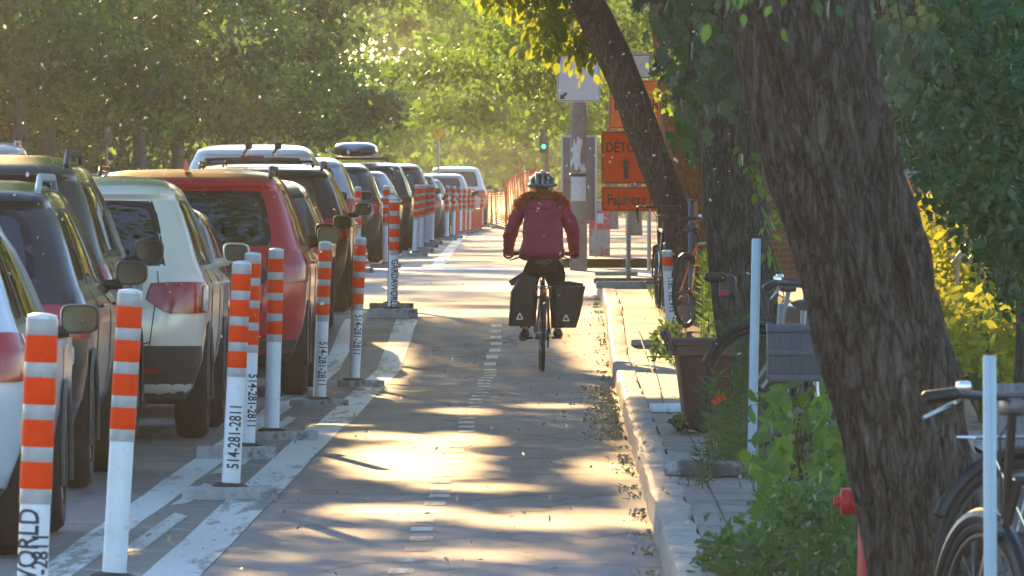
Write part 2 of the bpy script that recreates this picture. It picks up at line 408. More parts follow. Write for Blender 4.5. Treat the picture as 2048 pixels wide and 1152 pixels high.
def ellipsoid(n, c, r, shell=.35):
    u = RNG.normal(size=(n, 3)); u /= np.linalg.norm(u, axis=1)[:, None]
    q = RNG.uniform(shell, 1, n) ** .6
    return np.asarray(c) + u * q[:, None] * np.asarray(r)
# ------------------------------------------------------------------ camera, sun, sky
cam = bpy.data.cameras.new('camera'); co_ = bpy.data.objects.new('camera', cam); COL.objects.link(co_)
co_.location = (0, 0, EYE); co_.rotation_euler = (R(90), 0, 0)
cam.sensor_width = 36; cam.lens = F / 2048 * 36
cam.shift_x = -(VX - 1024) / 2048; cam.shift_y = -(576 - VY) / 2048
cam.clip_start = .5; cam.clip_end = 6000
cam.dof.use_dof = True; cam.dof.focus_distance = 72; cam.dof.aperture_fstop = 30
SC.camera = co_
SUN_AZ, SUN_EL = R(-7.5), R(11)
TOSUN = Vector((math.sin(SUN_AZ) * math.cos(SUN_EL), math.cos(SUN_AZ) * math.cos(SUN_EL), math.sin(SUN_EL)))
sl = bpy.data.lights.new('sun', 'SUN'); sl.energy = 4.4; sl.angle = R(.45); sl.color = (1, .62, .26)
so = bpy.data.objects.new('sun', sl); COL.objects.link(so); so.rotation_euler = TOSUN.to_track_quat('Z', 'Y').to_euler(); so.location = (0, 60, 60)
w = bpy.data.worlds.new('World'); SC.world = w; w.use_nodes = True
nt = w.node_tree; bg = nt.nodes['Background']; sky = nt.nodes.new('ShaderNodeTexSky')
sky.sky_type = 'NISHITA'; sky.sun_disc = False; sky.sun_elevation = SUN_EL; sky.sun_rotation = SUN_AZ
sky.air_density = 1.0; sky.dust_density = .25; sky.ozone_density = 2.6
nt.links.new(sky.outputs[0], bg.inputs[0]); bg.inputs[1].default_value = .15
SC.view_settings.view_transform = 'Standard'; SC.view_settings.look = 'None'; SC.view_settings.gamma = 1
SC.view_settings.exposure = EXPO
SC.render.engine = 'CYCLES'
SC.cycles.max_bounces = 6; SC.cycles.transparent_max_bounces = 12; SC.cycles.diffuse_bounces = 3; SC.cycles.glossy_bounces = 3
SC.cycles.transmission_bounces = 4; SC.cycles.volume_bounces = 0
SC.cycles.use_denoising = True; SC.cycles.sample_clamp_indirect = 6; SC.cycles.caustics_reflective = False; SC.cycles.caustics_refractive = False

# ------------------------------------------------------------------ ground, road, kerb
def dl(a, b, step):
    n = max(2, int((b - a) / step) + 1)
    xs = sorted(set([a, b] + [a + (b - a) * i / (n - 1) for i in range(n)] + [q for q, _ in GZ if a < q < b]))
    return xs
def ribbon(name, x0, x1, d0, d1, z, m, step=4, kind='structure', nx=1, parent=None, wob=0):
    mb = MB(); ds = dl(d0, d1, step)
    for d in ds:
        for i in range(nx + 1):
            x = lerp(x0, x1, i / nx)
            e = wob * mnoise.noise((d * 1.7, i * 9.1, x0 * 3)) if wob else 0
            mb.v.append((x + off(d) + e, d, gz(d) + z))
    for i in range(len(ds) - 1):
        for k in range(nx):
            a = i * (nx + 1) + k; mb.f.append((a, a + 1, a + nx + 2, a + nx + 1)); mb.m.append(0)
    o = mb.build(name, m, parent, smooth=False)
    if kind: tag(o, kind=kind)
    return o
def block_run(name, x0, x1, d0, d1, z0, z1, m, step=.6, bev=.03, jit=.018, kind='structure'):
    """a kerb: rounded long block following the street"""
    mb = MB(); ds = dl(d0, d1, step)
    prof = [(x0, z0), (x0 + .01, z1 - bev), (x0 + bev * .5, z1 - bev * .3), (x0 + bev * 1.3, z1), (x1 - .01, z1), (x1, z1 - .015), (x1, z0)]
    k = len(prof)
    for d in ds:
        for j, (x, z) in enumerate(prof):
            e = (mnoise.noise((d * .9, j * .3, 3)) + .6 * mnoise.noise((d * 2.9, j * .9, 8))) * jit
            mb.v.append((x + off(d) + e, d, gz(d) + z + (e * .6 if z > z0 else 0)))
    for i in range(len(ds) - 1):
        for j in range(k - 1):
            a = i * k + j; mb.f.append((a, a + 1, a + k + 1, a + k)); mb.m.append(0)
    mb.f.append(tuple(range(k))); mb.m.append(0)
    e = (len(ds) - 1) * k; mb.f.append(tuple(e + q for q in range(k))); mb.m.append(0)
    o = mb.build(name, m); tag(o, kind=kind); return o

ribbon('ground', -600, 600, -30, 2500, -.02, M['soil'], 40, nx=2)
ribbon('road', -8.6, .6, 5, 89, .0, M['asphalt'], 3)
ribbon('road', -60, 60, 89, 132, .0, M['cross'], 3)
ribbon('road', -8.6, .05, 132, 900, .0, M['asphalt'], 8)
ribbon('buffer_strip', -2.02, -1.55, 12, 88.5, .002, M['buffer'], 2)
ribbon('lane_line', -1.70, -1.47, 12, 60, .0045, M['line'], 2.5, wob=.012)
ribbon('lane_line', -1.66, -1.45, 60, 88.7, .0045, M['line'], 2.5, wob=.01)
ribbon('lane_line', -2.16, -1.98, 12, 88.7, .0045, M['line'], 2.0, wob=.02)
ribbon('lane_line', -1.75, -1.55, 133, 300, .0045, M['line'], 3)
ribbon('stop_line', -3.2, -.2, 129.0, 131.6, .003, M['stopline'], 1)
ribbon('stop_line', -3.0, .3, 92.0, 93.4, .003, M['dash'], 1)
# patched lighter streak in the buffer
mb = MB()
for d, x, wd, ln in ((38.5, -1.86, .06, 4.5), (44.5, -1.9, .05, 3.0), (49.5, -1.88, .07, 5.0), (57, -1.9, .05, 5)):
    b = len(mb.v); mb.v += [(x - wd, d, .005), (x + wd * .6, d + .3, .005), (x + wd, d + ln, .005), (x - wd * .4, d + ln + .4, .005)]; mb.f.append((b, b + 1, b + 2, b + 3)); mb.m.append(0)
for i in range(34):      # filled joints across the buffer
    d = 36 + i * 1.55 + random.uniform(-.3, .3); b = len(mb.v); t = .03 + .02 * random.random()
    x0 = -1.96 + random.uniform(0, .1); x1 = -1.72 - random.uniform(0, .06)
    mb.v += [(x0, d, .0035), (x1, d - .15, .0035), (x1, d - .15 + t, .0035), (x0, d + t, .0035)]; mb.f.append((b, b + 1, b + 2, b + 3)); mb.m.append(0)
tag(mb.build('paint_patches', M['dash'], smooth=False), kind='structure')
mb = MB()      # fine open cracks across the lane and the crossing
for i in range(26):
    d = 35 + i * 2.1 + random.uniform(-.8, .8); x = random.uniform(-1.45, -.2); ln = random.uniform(.3, 1.5); n_ = 9; b = len(mb.v)
    for q in range(n_ + 1):
        xx_ = min(.38, x + ln * q / n_); dd_ = d + .9 * mnoise.noise((q * .7, i * 3.3, 1)) + q * .12; wd = .035 + .03 * mnoise.noise((q * 1.9, i, 5))
        mb.v += [(xx_, dd_, gz(dd_) + .002), (xx_, dd_ + wd, gz(dd_ + wd) + .002)]
    for q in range(n_): a = b + q * 2; mb.f.append((a, a + 2, a + 3, a + 1)); mb.m.append(0)
tag(mb.build('road_cracks', mat('open_crack', (.05, .045, .045), .95), smooth=False), kind='structure')
# centre dashes (short worn double squares)
mb = MB(); d = 33.0
while d < 88:
    for q in (0,):
        x0 = -.655 + .015 * math.sin(d); wd = .105; ln = .55
        b = len(mb.v); mb.v += [(x0 - wd / 2, d, gz(d) + .003), (x0 + wd / 2, d + .05, gz(d + .05) + .003), (x0 + wd / 2, d + ln, gz(d + ln) + .003), (x0 - wd / 2, d + ln, gz(d + ln) + .003)]
        mb.f.append((b, b + 1, b + 2, b + 3)); mb.m.append(0)
    d += 1.15
tag(mb.build('centre_dashes', M['dash'], smooth=False), kind='structure')
# kerb and sidewalk, near side
block_run('kerb', .40, .56, 8, 106, -.02, .135, M['kerb'])
ribbon('sidewalk', .56, 1.02, 8, 106, .128, M['concrete'], 3)
ribbon('planting_bed', 1.02, 2.3, 8, 106, .11, M['soil'], 3)
ribbon('sidewalk', 2.3, 4.4, 8, 106, .128, M['concrete'], 3)
block_run('kerb', .05, .2, 132, 420, -.02, .135, M['kerb'])
ribbon('sidewalk', .2, 4.4, 132, 900, .128, M['concrete'], 8)
block_run('kerb', -8.75, -8.6, 30, 89, -.02, .135, M['kerb'], 3)
ribbon('sidewalk', -13, -8.75, 30, 89, .128, M['concrete'], 8)
block_run('kerb', -8.75, -8.6, 132, 600, -.02, .135, M['kerb'], 6)
ribbon('sidewalk', -13, -8.75, 132, 900, .128, M['concrete'], 8)
# slab joints on the near sidewalk
mb = MB()
for i in range(46):
    d = 30 + i * 1.62
    if d > 105: break
    b = len(mb.v); z = gz(d) + .133
    mb.v += [(.60, d, z), (1.02, d + random.uniform(-.05, .05), z), (1.02, d + .05, z), (.60, d + .045, z)]; mb.f.append((b, b + 1, b + 2, b + 3)); mb.m.append(0)
b = len(mb.v)
for (d0, d1, xx) in ((30, 44, .68), (44, 60, .72), (60, 84, .66)):
    b = len(mb.v); mb.v += [(xx, d0, .133), (xx + .008, d0, .133), (xx + .02, d1, gz(d1) + .133), (xx + .01, d1, gz(d1) + .133)]; mb.f.append((b, b + 1, b + 2, b + 3)); mb.m.append(0)
tag(mb.build('sidewalk_joints', mat('dark_joint', (.08, .07, .06), .9), smooth=False), kind='structure')
# a broken lump in the kerb
def lump(name, c, r, m, seed):
    bm = bmesh.new(); bmesh.ops.create_icosphere(bm, subdivisions=3, radius=1)
    for v in bm.verts:
        n = 1 + .25 * mnoise.noise(v.co * 1.7 + Vector((seed, 0, 0))); v.co = Vector((v.co.x * r[0] * n, v.co.y * r[1] * n, max(-.3, v.co.z) * r[2] * n))
    me = bpy.data.meshes.new(name); bm.to_mesh(me); bm.free(); me.materials.append(m)
    for p in me.polygons: p.use_smooth = True
    o = bpy.data.objects.new(name, me); COL.objects.link(o); o.location = c; return o
tag(lump('concrete_lump', (.47, 49.5, .11), (.07, .5, .06), M['kerb'], 2), 'rounded broken concrete lump on the kerb edge left of the brown bin', 'rubble')

# gutter debris : nobody could count it
n = 1700; dd = RNG.uniform(34, 104, n); dd = dd[np.array([mnoise.noise((q * .55, 7, 2)) for q in dd]) > -.05]; n = len(dd); xx = .40 - np.abs(RNG.normal(0, .055, n)) - .012
P = np.stack([xx, dd, np.array([gz(q) for q in dd]) + .012], 1)
n2 = 1500; d2 = RNG.uniform(56, 72, n2); x2 = .36 - np.abs(RNG.normal(0, .1, n2)); P = np.vstack([P, np.stack([x2, d2, np.full(n2, .016)], 1)])
n3 = 220; d3 = RNG.uniform(34, 86, n3); x3 = RNG.uniform(-1.9, .9, n3); P = np.vstack([P, np.stack([x3, d3, np.array([gz(q) for q in d3]) + np.where(x3 > .42, .15, .016)], 1)])
tag(leaf_object('leaf_litter', P, .026, 'oval', M['litter'], up=2, sv=.6), kind='stuff')
def scrap(name, c, r, m, seed, label, cat):
    o = lump(name, c, r, m, seed); return tag(o, label, cat)
scrap('paper_scrap', tuple(PX(1222, 822, 277)), (.045, .12, .03), mat('blue_tissue', (.3, .55, .75), .8), 5, 'crumpled pale blue tissue lying in the gutter', 'litter')
scrap('paper_scrap', tuple(PX(1232, 948, 357)), (.05, .14, .035), mat('white_tissue', (.7, .68, .65), .8), 9, 'crumpled white tissue lying in the near gutter', 'litter')
scrap('paper_scrap', tuple(PX(1200, 778, 250)), (.04, .15, .02), mat('grey_scrap', (.5, .48, .46), .8), 14, 'flat greyish scrap in the gutter above the blue tissue', 'litter')
scrap('stone', tuple(PX(1238, 872, 308)), (.06, .16, .02), mat('dark_scrap', (.05, .045, .04), .9), 19, 'dark flattened clump in the gutter between two tissues', 'litter')
scrap('stone', tuple(PX(1262, 965, 368)), (.05, .14, .02), mat('dark_scrap2', (.06, .05, .045), .9), 23, 'dark flattened clump by the kerb below the white tissue', 'litter')

# ------------------------------------------------------------------ lane posts
def text_part(parent, txt, zc, down, size, rad, phi=0):
    mb = MB(); wrap_text(mb, txt, size, rad, zc, down, xs=.66, phi0=phi, bold=.001)
    return mb.build('lettering', M['ink'], parent, smooth=False)
def make_post(loc, h, lean, base, label, texts=(), rad=.047, brz=0, detail=True, basem='baseblock', seed=0, bands=4, dirty=0):
    t = thing('lane_post', label, 'lane post', loc, group='banded posts beside the bike lane')
    t.rotation_euler = (0, lean, 0)
    nseg = 20 if detail else 10
    mb = MB(); mb.lathe([(rad * 1.12, .0), (rad * 1.1, .05), (rad * 1.0, .09), (rad, h - .012), (rad * .97, h), (rad * .5, h + .006), (0, h + .008)], n=nseg)
    mb.build('tube', M['postwhite'], t)
    bo, bg_, top = .084, .046, h - .06
    z = top
    for k in range(bands):
        mb = MB(); mb.lathe([(rad + .002, z - bo), (rad + .003, z - bo + .003), (rad + .003, z - .003), (rad + .002, z)], n=nseg)
        mb.build('orange_band', M['orange'], t)
        mb = MB(); z2 = z - bo
        mb.lathe([(rad + .0015, z2 - bg_), (rad + .002, z2 - bg_ + .002), (rad + .002, z2 - .002), (rad + .0015, z2)], n=nseg)
        mb.build('grey_band', M['band'], t)
        z = z2 - bg_
    mb = MB(); mb.lathe([(rad + .0015, top), (rad + .002, top + .002), (rad + .002, h - .012), (rad + .001, h - .01)], n=nseg); mb.build('grey_band', M['band'], t)
    for tx in texts: text_part(t, *tx)
    if base:
        w_, dp, hh = base
        mb = MB()
        c = .1
        pl = [(-w_ / 2, -dp / 2 + c * .5), (-w_ / 2 + c, -dp / 2), (w_ / 2 - c, -dp / 2), (w_ / 2, -dp / 2 + c * .5), (w_ / 2, dp / 2 - c * .5), (w_ / 2 - c, dp / 2), (-w_ / 2 + c, dp / 2), (-w_ / 2, dp / 2 - c * .5)]
        n = 8; vs = []
        Mx = Matrix.Rotation(brz, 3, 'Z') @ Matrix.Rotation(-lean, 3, 'Y')
        for q, (zz, sc) in enumerate(((-.01, .985), (.012, 1), (hh - .012, 1), (hh, .985))):
            for x, y in pl: vs.append(Mx @ Vector((x * sc + seed, y * sc, zz)))
        fs = [tuple(range(8))[::-1], tuple(range(24, 32))] + [(q * 8 + i, q * 8 + (i + 1) % 8, (q + 1) * 8 + (i + 1) % 8, (q + 1) * 8 + i) for q in range(3) for i in range(8)]
        mb.add(vs, fs); mb.build('base', M[basem], t, smooth=False)
        mb = MB(); mb.lathe([(0, hh + .02), (rad * 1.3, hh + .02), (rad * 1.9, hh + .008), (rad * 2.0, hh - .005)], n=nseg); mb.build('collar', M['blackrub'], t)
    return t
PH = '514-281-2811'; GW = 'GARDAWORLD'
def post_at(xt, xb, yb, s, label, h=1.2, **k):
    d = F / s; X = (xb - VX) / s; lean = math.atan(((xt - xb) / s) / h)
    return make_post((X, d, gz(d)), h, lean, k.pop('base', (.48, .22, .065)), label, **k)
post_at(85, 56, 1388, 650, 'nearest banded post, cut off by the lower left corner, thick black letters', texts=[(GW, .325, False, .105, .047, -.35), (PH, .34, False, .085, .047, .62)], h=1.165)
post_at(261, 226, 1188, 520, 'plain unlettered post second from the left, in front of the black car', h=1.17)
post_at(484, 460, 1000, 396, 'lettered post standing on a pale chamfered board, in front of the white hatchback rear corner', texts=[(PH, .32, False, .088, .047, .25)], seed=.0)
post_at(506, 493, 915, 343, 'post half hidden behind the lettered post on the pale board', texts=[(PH, .34, True, .085, .047, .55)], seed=-.06, base=(.46, .2, .075))
post_at(553, 543, 880, 319, 'unlettered banded post in front of the red car rear, on a flat grey board', seed=.08, base=(.42, .2, .06))
post_at(651, 638, 812, 274, 'lettered post leaning slightly right beside the red car side', texts=[(PH, .31, True, .088, .047, .3)], seed=0, base=(.43, .2, .05))
post_at(721, 707, 775, 249, 'lettered post standing nearest the cyclist, base half on the line', texts=[(PH, .42, True, .088, .047, .3)], seed=.06, base=(.38, .2, .055))
p7 = post_at(790, 785, 632, 202, 'lettered post with white rings on top at the near edge of the crossing', texts=[(GW, .33, True, .105, .047, .25)], base=(.5, .3, .09), basem='baseblock')
mb = MB()
for q in (1.185, 1.15): mb.lathe([(.049, q - .008), (.053, q - .008), (.053, q + .008), (.049, q + .008)], n=16)
mb.build('white_ring', M['postwhite'], p7)
post_at(787, 783, 612, 191, 'post hidden just behind the white ringed one, its board showing', base=(.46, .3, .07))
far = [(716, 714, 143, 'thin far post left of the white ringed post'), (773, 771, 137, 'far post right behind the white ringed post, beyond the crossing'),
       (835, 829, 119, 'leftmost of the four posts just beyond the crossing'), (845, 842, 112, 'second of the four posts just beyond the crossing'),
       (857, 853, 104, 'third of the four posts just beyond the crossing'), (866, 863, 99, 'rightmost of the four posts just beyond the crossing'),
       (895, 893, 91, 'left one of the far pair next to the orange netting'), (908, 906, 87, 'right one of the far pair next to the orange netting'),
       (921, 920, 79, 'leftmost post of the far cluster behind orange netting'), (930, 929, 77, 'second post of the far cluster behind orange netting'),
       (939, 938, 75, 'third post of the far cluster behind orange netting'), (947, 946, 71, 'fourth post of the far cluster behind orange netting'),
       (965, 964, 64, 'post left in the farthest group by the lane end'), (973, 973, 60, 'middle post in the farthest group by the lane end'), (983, 983, 58, 'post right in the farthest group by the lane end'),
       (996, 997, 66, 'far post at the right edge of the lane')]
for xt, xb, s, lb in far:
    post_at(xt, xb, 0, s, lb, detail=False, base=(.45, .25, .07))

# right hand thin posts
def thin_post(xt, xb, s, h, z0, label, wd=.05, base=None, basem='baseblack'):
    d = F / s; t = thing('flexible_post', label, 'flat post', ((xb - VX) / s, d, gz(d) + z0), rot=(0, math.atan((xt - xb) / s / h), 0))
    mb = MB(); mb.bbox((0, 0, h / 2), (wd, .02, h), bev=.006); mb.build('blade', M['bluegrey'], t)
    mb = MB(); mb.bbox((wd * .18, -.012, h / 2), (wd * .16, .008, h * .99), bev=.002); mb.build('ridge', M['bluegrey'], t)
    if base:
        mb = MB(); mb.bbox((base[3], 0, base[2] / 2), base[:3], bev=.015); mb.build('base', M[basem], t)
    return t
thin_post(1513, 1503, 400, 1.19, .13, 'pale blue flat post on a dark board among the weeds left of the big tree', .046, (.48, .25, .075, -.20))
thin_post(1979, 1982, 740, 1.08, .02, 'pale blue flat post at the lower right, in front of the nearest bicycle', .035)
def board(x0, x1, y, s, label, m='baseblock', h=.06):
    d = F / s; xc = ((x0 + x1) / 2 - VX) / s
    mb = MB(); mb.bbox((0, 0, h / 2), ((x1 - x0) / s, .3, h), bev=.014); o = mb.build('board', M[m]); o.location = (xc, d, gz(d) + .13); o.rotation_euler.z = .03
    return tag(o, label, 'base board')
board(1300, 1368, 832, 308, 'pale board lying on the sidewalk left of the brown bin', 'postwhite', .055)
board(1262, 1322, 698, 222, 'small pale board on the sidewalk behind the bin', 'baseblock', .06)
board(1192, 1312, 595, 178, 'whitish plank under the detour sign foot', 'baseblock', .08)
# ------------------------------------------------------------------ cars
def carpaint(name, col, metal=.0, rough=.28):
    m = mat(name, col, rough, metal, var=.04, scale=2, coat=1); return m
PRO = {  # z fraction of height : rear y, front inset, half width fraction, corner radius
 'suv': [(.17, .16, .22, .86, .22), (.20, .07, .12, .90, .26), (.30, .02, .03, .965, .30), (.40, .0, .0, .99, .30), (.52, .02, .02, 1.0, .28), (.585, .05, .08, 1.0, .26),
         (.61, .07, .45, .985, .25), (.632, .085, 1.05, .97, .24), (.645, .10, 1.25, .955, .23), (.70, .16, 1.38, .92, .22), (.78, .25, 1.58, .875, .20), (.86, .36, 1.80, .82, .18),
         (.91, .45, 2.0, .775, .17), (.93, .43, 2.03, .76, .17), (.95, .45, 2.08, .735, .18), (.966, .60, 2.16, .70, .22), (.985, .95, 2.3, .63, .28), (.996, 1.25, 2.42, .52, .3), (1.0, 1.6, 2.6, .35, .3)],
 'sedan': [(.17, .16, .22, .86, .22), (.21, .07, .12, .90, .26), (.32, .02, .03, .965, .30), (.45, .0, .0, .99, .30), (.56, .02, .02, 1.0, .28), (.64, .05, .1, .985, .26),
         (.665, .07, .5, .97, .25), (.685, .12, 1.1, .95, .24), (.70, .5, 1.25, .93, .23), (.74, .62, 1.36, .90, .22), (.80, .80, 1.54, .86, .2), (.87, 1.02, 1.8, .80, .18),
         (.925, 1.2, 2.0, .75, .17), (.95, 1.25, 2.06, .72, .17), (.97, 1.32, 2.14, .69, .18), (.985, 1.55, 2.3, .62, .22), (.996, 1.8, 2.4, .5, .28), (1.0, 2.0, 2.5, .3, .3)],
}
class Car:
    def __init__(s, kind, Ln, W, H):
        s.P = PRO['sedan' if kind == 'sedan' else 'suv']; s.L, s.W, s.H = Ln, W, H; s.kind = kind
    def prof(s, z):
        zf = z / s.H; P = s.P; zs = [p[0] for p in P]
        v = [float(np.interp(zf, zs, [p[k] for p in P])) for k in (1, 2, 3, 4)]
        return v[0], s.L - v[1], v[2] * s.W / 2, v[3]
    def S(s, t, z, side=1, o=0.0):
        """t 0..1 from the middle of the tail round one side to the middle of the nose"""
        yr, yf, hw, r = s.prof(z)
        yr -= o; yf += o; hw += o
        r = min(r, hw * .9); bow = .07
        if t <= .28: x = (hw - r) * t / .28; y = yr
        elif t <= .42:
            a = (t - .28) / .14 * math.pi / 2; x = hw - r + r * math.sin(a); y = yr + r * (1 - math.cos(a))
        elif t <= .86: x = hw; y = lerp(yr + r, yf - r, (t - .42) / .44)
        elif t <= .94:
            a = (t - .86) / .08 * math.pi / 2; x = hw - r * (1 - math.cos(a)); y = yf - r + r * math.sin(a)
        else: x = (hw - r) * (1 - (t - .94) / .06); y = yf
        q = (x / max(hw, .01)) ** 2
        if t < .5: y += bow * q * .5
        if t > .8: y -= .12 * q
        # belly of the flank
        if .42 < t < .86: x -= .03 * abs((t - .64) / .22) ** 2
        return Vector((side * x, y, z))
    def patch(s, t0, t1, z0, z1, side=1, o=.004, nt=10, nz=8, rc=0, both=False, thick=.004, shape=None):
        """a panel lying on the skin; shape(u,v) -> keeps rounded corners"""
        mb = MB(); g = {}
        rows = []
        def warp(u, v):
            if shape: u, v = shape(u, v)
            if rc:
                # squircle the unit square a little
                a, b = 2 * u - 1, 2 * v - 1
                k = rc
                a2 = a * math.sqrt(max(0, 1 - k * b * b / 2)); b2 = b * math.sqrt(max(0, 1 - k * a * a / 2))
                u, v = (a2 + 1) / 2, (b2 + 1) / 2
            return u, v
        for lay in (o, o - thick - .004):
            for j in range(nz + 1):
                for i in range(nt + 1):
                    u, v = warp(i / nt, j / nz)
                    if both:
                        tt = lerp(-t1, t1, u); sd = 1 if tt >= 0 else -1; p = s.S(abs(tt), lerp(z0, z1, v), sd, lay)
                    else: p = s.S(lerp(t0, t1, u), lerp(z0, z1, v), side, lay)
                    mb.v.append(tuple(p))
        k = (nt + 1) * (nz + 1)
        for j in range(nz):
            for i in range(nt):
                a = j * (nt + 1) + i; mb.f.append((a, a + 1, a + nt + 2, a + nt + 1)); mb.m.append(0)
        edge = [i for i in range(nt + 1)] + [j * (nt + 1) + nt for j in range(1, nz + 1)] + [nz * (nt + 1) + i for i in range(nt - 1, -1, -1)] + [j * (nt + 1) for j in range(nz - 1, 0, -1)]
        for i in range(len(edge)):
            a, b = edge[i], edge[(i + 1) % len(edge)]; mb.f.append((a, b, b + k, a + k)); mb.m.append(0)
        return mb
def frame_patch(c, t0, t1, z0, z1, wt, wz, side, both, o=.003, rc=.35):
    """the black surround of a pane: outer edge sharp-ish, inner edge rounded"""
    mb = MB(); n = 40; pts = []
    def P(u, v, lay):
        if both:
            tt = lerp(-t1, t1, u); return c.S(abs(tt), lerp(z0, z1, v), 1 if tt >= 0 else -1, lay)
        return c.S(lerp(t0, t1, u), lerp(z0, z1, v), side, lay)
    for k in range(n):
        a = 2 * math.pi * k / n + .001; ca, sa = math.cos(a), math.sin(a)
        e = .28; x = math.copysign(abs(ca) ** e, ca); y = math.copysign(abs(sa) ** e, sa)
        uo, vo = (x + 1) / 2, (y + 1) / 2
        ui, vi = .5 + x * (.5 - wt), .5 + y * (.5 - wz)
        mb.v += [tuple(P(uo, vo, o - .006)), tuple(P(uo, vo, o)), tuple(P(ui, vi, o)), tuple(P(ui, vi, o - .006))]
    for k in range(n):
        k2 = (k + 1) % n
        for q in range(3):
            mb.f.append((k * 4 + q, k * 4 + q + 1, k2 * 4 + q + 1, k2 * 4 + q)); mb.m.append(0)
    return mb
def wheel(parent, x, y, r, side, w_=.2):
    mb = MB(); o = x; s_ = side
    mb.lathe([(r * .62, -w_ / 2), (r * .9, -w_ / 2), (r * .985, -w_ / 2 + .03), (r, -w_ / 2 + .06), (r, w_ / 2 - .06), (r * .985, w_ / 2 - .03), (r * .9, w_ / 2), (r * .62, w_ / 2), (r * .6, 0), (r * .62, -w_ / 2)], n=28, axis='X')
    wo = thing('wheel', None, None, (x, y, r)); wo.parent = parent
    mb.build('tyre', M['tyre'], wo)
    rb = MB(); rb.lathe([(0, s_ * .07), (.05, s_ * .07), (.06, s_ * .05), (r * .5, s_ * .04), (r * .6, s_ * .075), (r * .63, s_ * .07), (r * .63, s_ * -.02), (0, s_ * -.02)], n=20, axis='X')
    for k in range(5):
        a = k * 2 * math.pi / 5; rb.tube([(s_ * .06, 0, 0), (s_ * .075, r * .56 * math.cos(a), r * .56 * math.sin(a))], .022, 6)
    rb.build('rim', M['rim'], wo); return wo
def car(label, s, xr, col, kind='suv', W=1.82, H=1.64, Ln=4.5, cat=None, glass='glass', name=None, mz=None, mx=None, rails=False, metal=.1, lamps='corner', detail=2,
        trim=.30, fin=False, wiper=True, rz=0, lplate=.45, mirror_col=None, dz=0, group='cars in the line beside the posts', rough=.28, headrests=True):
    d = F / s; X = xr - W / 2
    t = thing(name or {'suv': 'suv', 'sedan': 'sedan', 'van': 'van', 'hatch': 'hatchback'}[kind], label, cat or {'suv': 'car', 'sedan': 'car', 'van': 'van', 'hatch': 'car'}[kind], (X, d, gz(d) + dz), rz, group)
    # follow the slope of the street
    t.rotation_euler.x = math.atan((gz(d + Ln) - gz(d)) / Ln)
    c = Car(kind, Ln, W, H)
    paint = carpaint('car_paint', col, metal, rough)
    # ---- body grid with window openings
    zs = sorted(set([round(p[0] * H, 4) for p in c.P] + [H * q for q in (.25, .35, .46)]))
    wr = (.0, .285, .665 * H, .90 * H) if kind != 'sedan' else (.0, .27, .70 * H, .925 * H)
    wsd = (.665 * H, .90 * H)
    sw = [(.445, .535), (.55, .665), (.68, .80)] if kind != 'sedan' else [(.50, .61), (.63, .78)]
    ws = (.905, 1.0, .69 * H, .92 * H)
    zs = sorted(set(zs + [wr[2], wr[3], wsd[0], wsd[1], ws[2], ws[3]]))
    ts = sorted(set([i * .04 for i in range(8)] + [.28, .285, wr[1], .3, .32, .34, .36, .38, .40, .42, .86, .88, .9, .905, .92, .94, .96, .98, 1.0] + [a for q in sw for a in q] + [.6, .72, .83]))
    full = [(-q, 1) for q in ts[::-1]][:-1] + [(q, 1) for q in ts]
    mb = MB(); nT = len(full)
    for z in zs:
        for q, _ in full: mb.v.append(tuple(c.S(abs(q), z, 1 if q >= 0 else -1)))
    def hole(tm, zm):
        a = abs(tm)
        if a < wr[1] and wr[2] < zm < wr[3]: return True
        if wsd[0] < zm < wsd[1] and any(p < a < q for p, q in sw): return True
        if a > ws[0] and ws[2] < zm < ws[3]: return True
        return False
    for j in range(len(zs) - 1):
        for i in range(nT - 1):
            if hole((full[i][0] + full[i + 1][0]) / 2, (zs[j] + zs[j + 1]) / 2): continue
            a = j * nT + i; mb.f.append((a, a + 1, a + nT + 1, a + nT)); mb.m.append(0)
    top = len(zs) - 1
    mb.v.append((0, (1.6 + Ln - 2.6) / 2, H + .003)); ci = len(mb.v) - 1
    for i in range(nT - 1): mb.f.append((top * nT + i, top * nT + i + 1, ci)); mb.m.append(0)
    mb.build('body', paint, t, sharp=55)
    # ---- underbody, black bumper
    u = MB(); u.box((0, Ln / 2, .17 * H), (W * .84, Ln * .9, .05)); u.box((0, .55, .22), (W * .55, .5, .12)); u.box((0, Ln * .5, .26), (W * .8, Ln * .55, .1)); u.build('underbody', M['black'], t)
    g = M[glass]
    if trim: c.patch(0, .44, .168 * H, trim * H, both=True, o=.006, nt=24, nz=4, rc=.12).build('lower_bumper', M['trim'], t)
    def fr(*a, **k): frame_patch(c, *a, **k).build('window_surround', M['black'], t)
    fr(0, wr[1] + .006, wr[2] - .012, wr[3] + .012, .035, .07, 1, True)
    c.patch(0, wr[1] + .004, wr[2] - .008, wr[3] + .008, both=True, o=.0005, nt=22, nz=6).build('rear_window', g, t)
    for sd in (1, -1):
        for a, b in sw:
            frame_patch(c, a - .006, b + .006, wsd[0] - .012, wsd[1] + .012, .05, .06, sd, False).build('window_surround', M['black'], t)
            c.patch(a - .003, b + .003, wsd[0] - .008, wsd[1] + .008, sd, o=.0005, nt=6, nz=6).build('side_window', g, t)
    c.patch(0, 1, 0, 1)  # warm-up, nothing linked
    mbw = MB()
    for j in range(7):
        for i in range(21):
            q = lerp(-.1, .1, i / 20); p = c.S(1 - abs(q), lerp(ws[2] - .01, ws[3] + .01, j / 6), 1 if q >= 0 else -1, .001); mbw.v.append(tuple(p))
    for j in range(6):
        for i in range(20): a = j * 21 + i; mbw.f.append((a, a + 1, a + 22, a + 21)); mbw.m.append(0)
    mbw.build('windscreen', g, t)
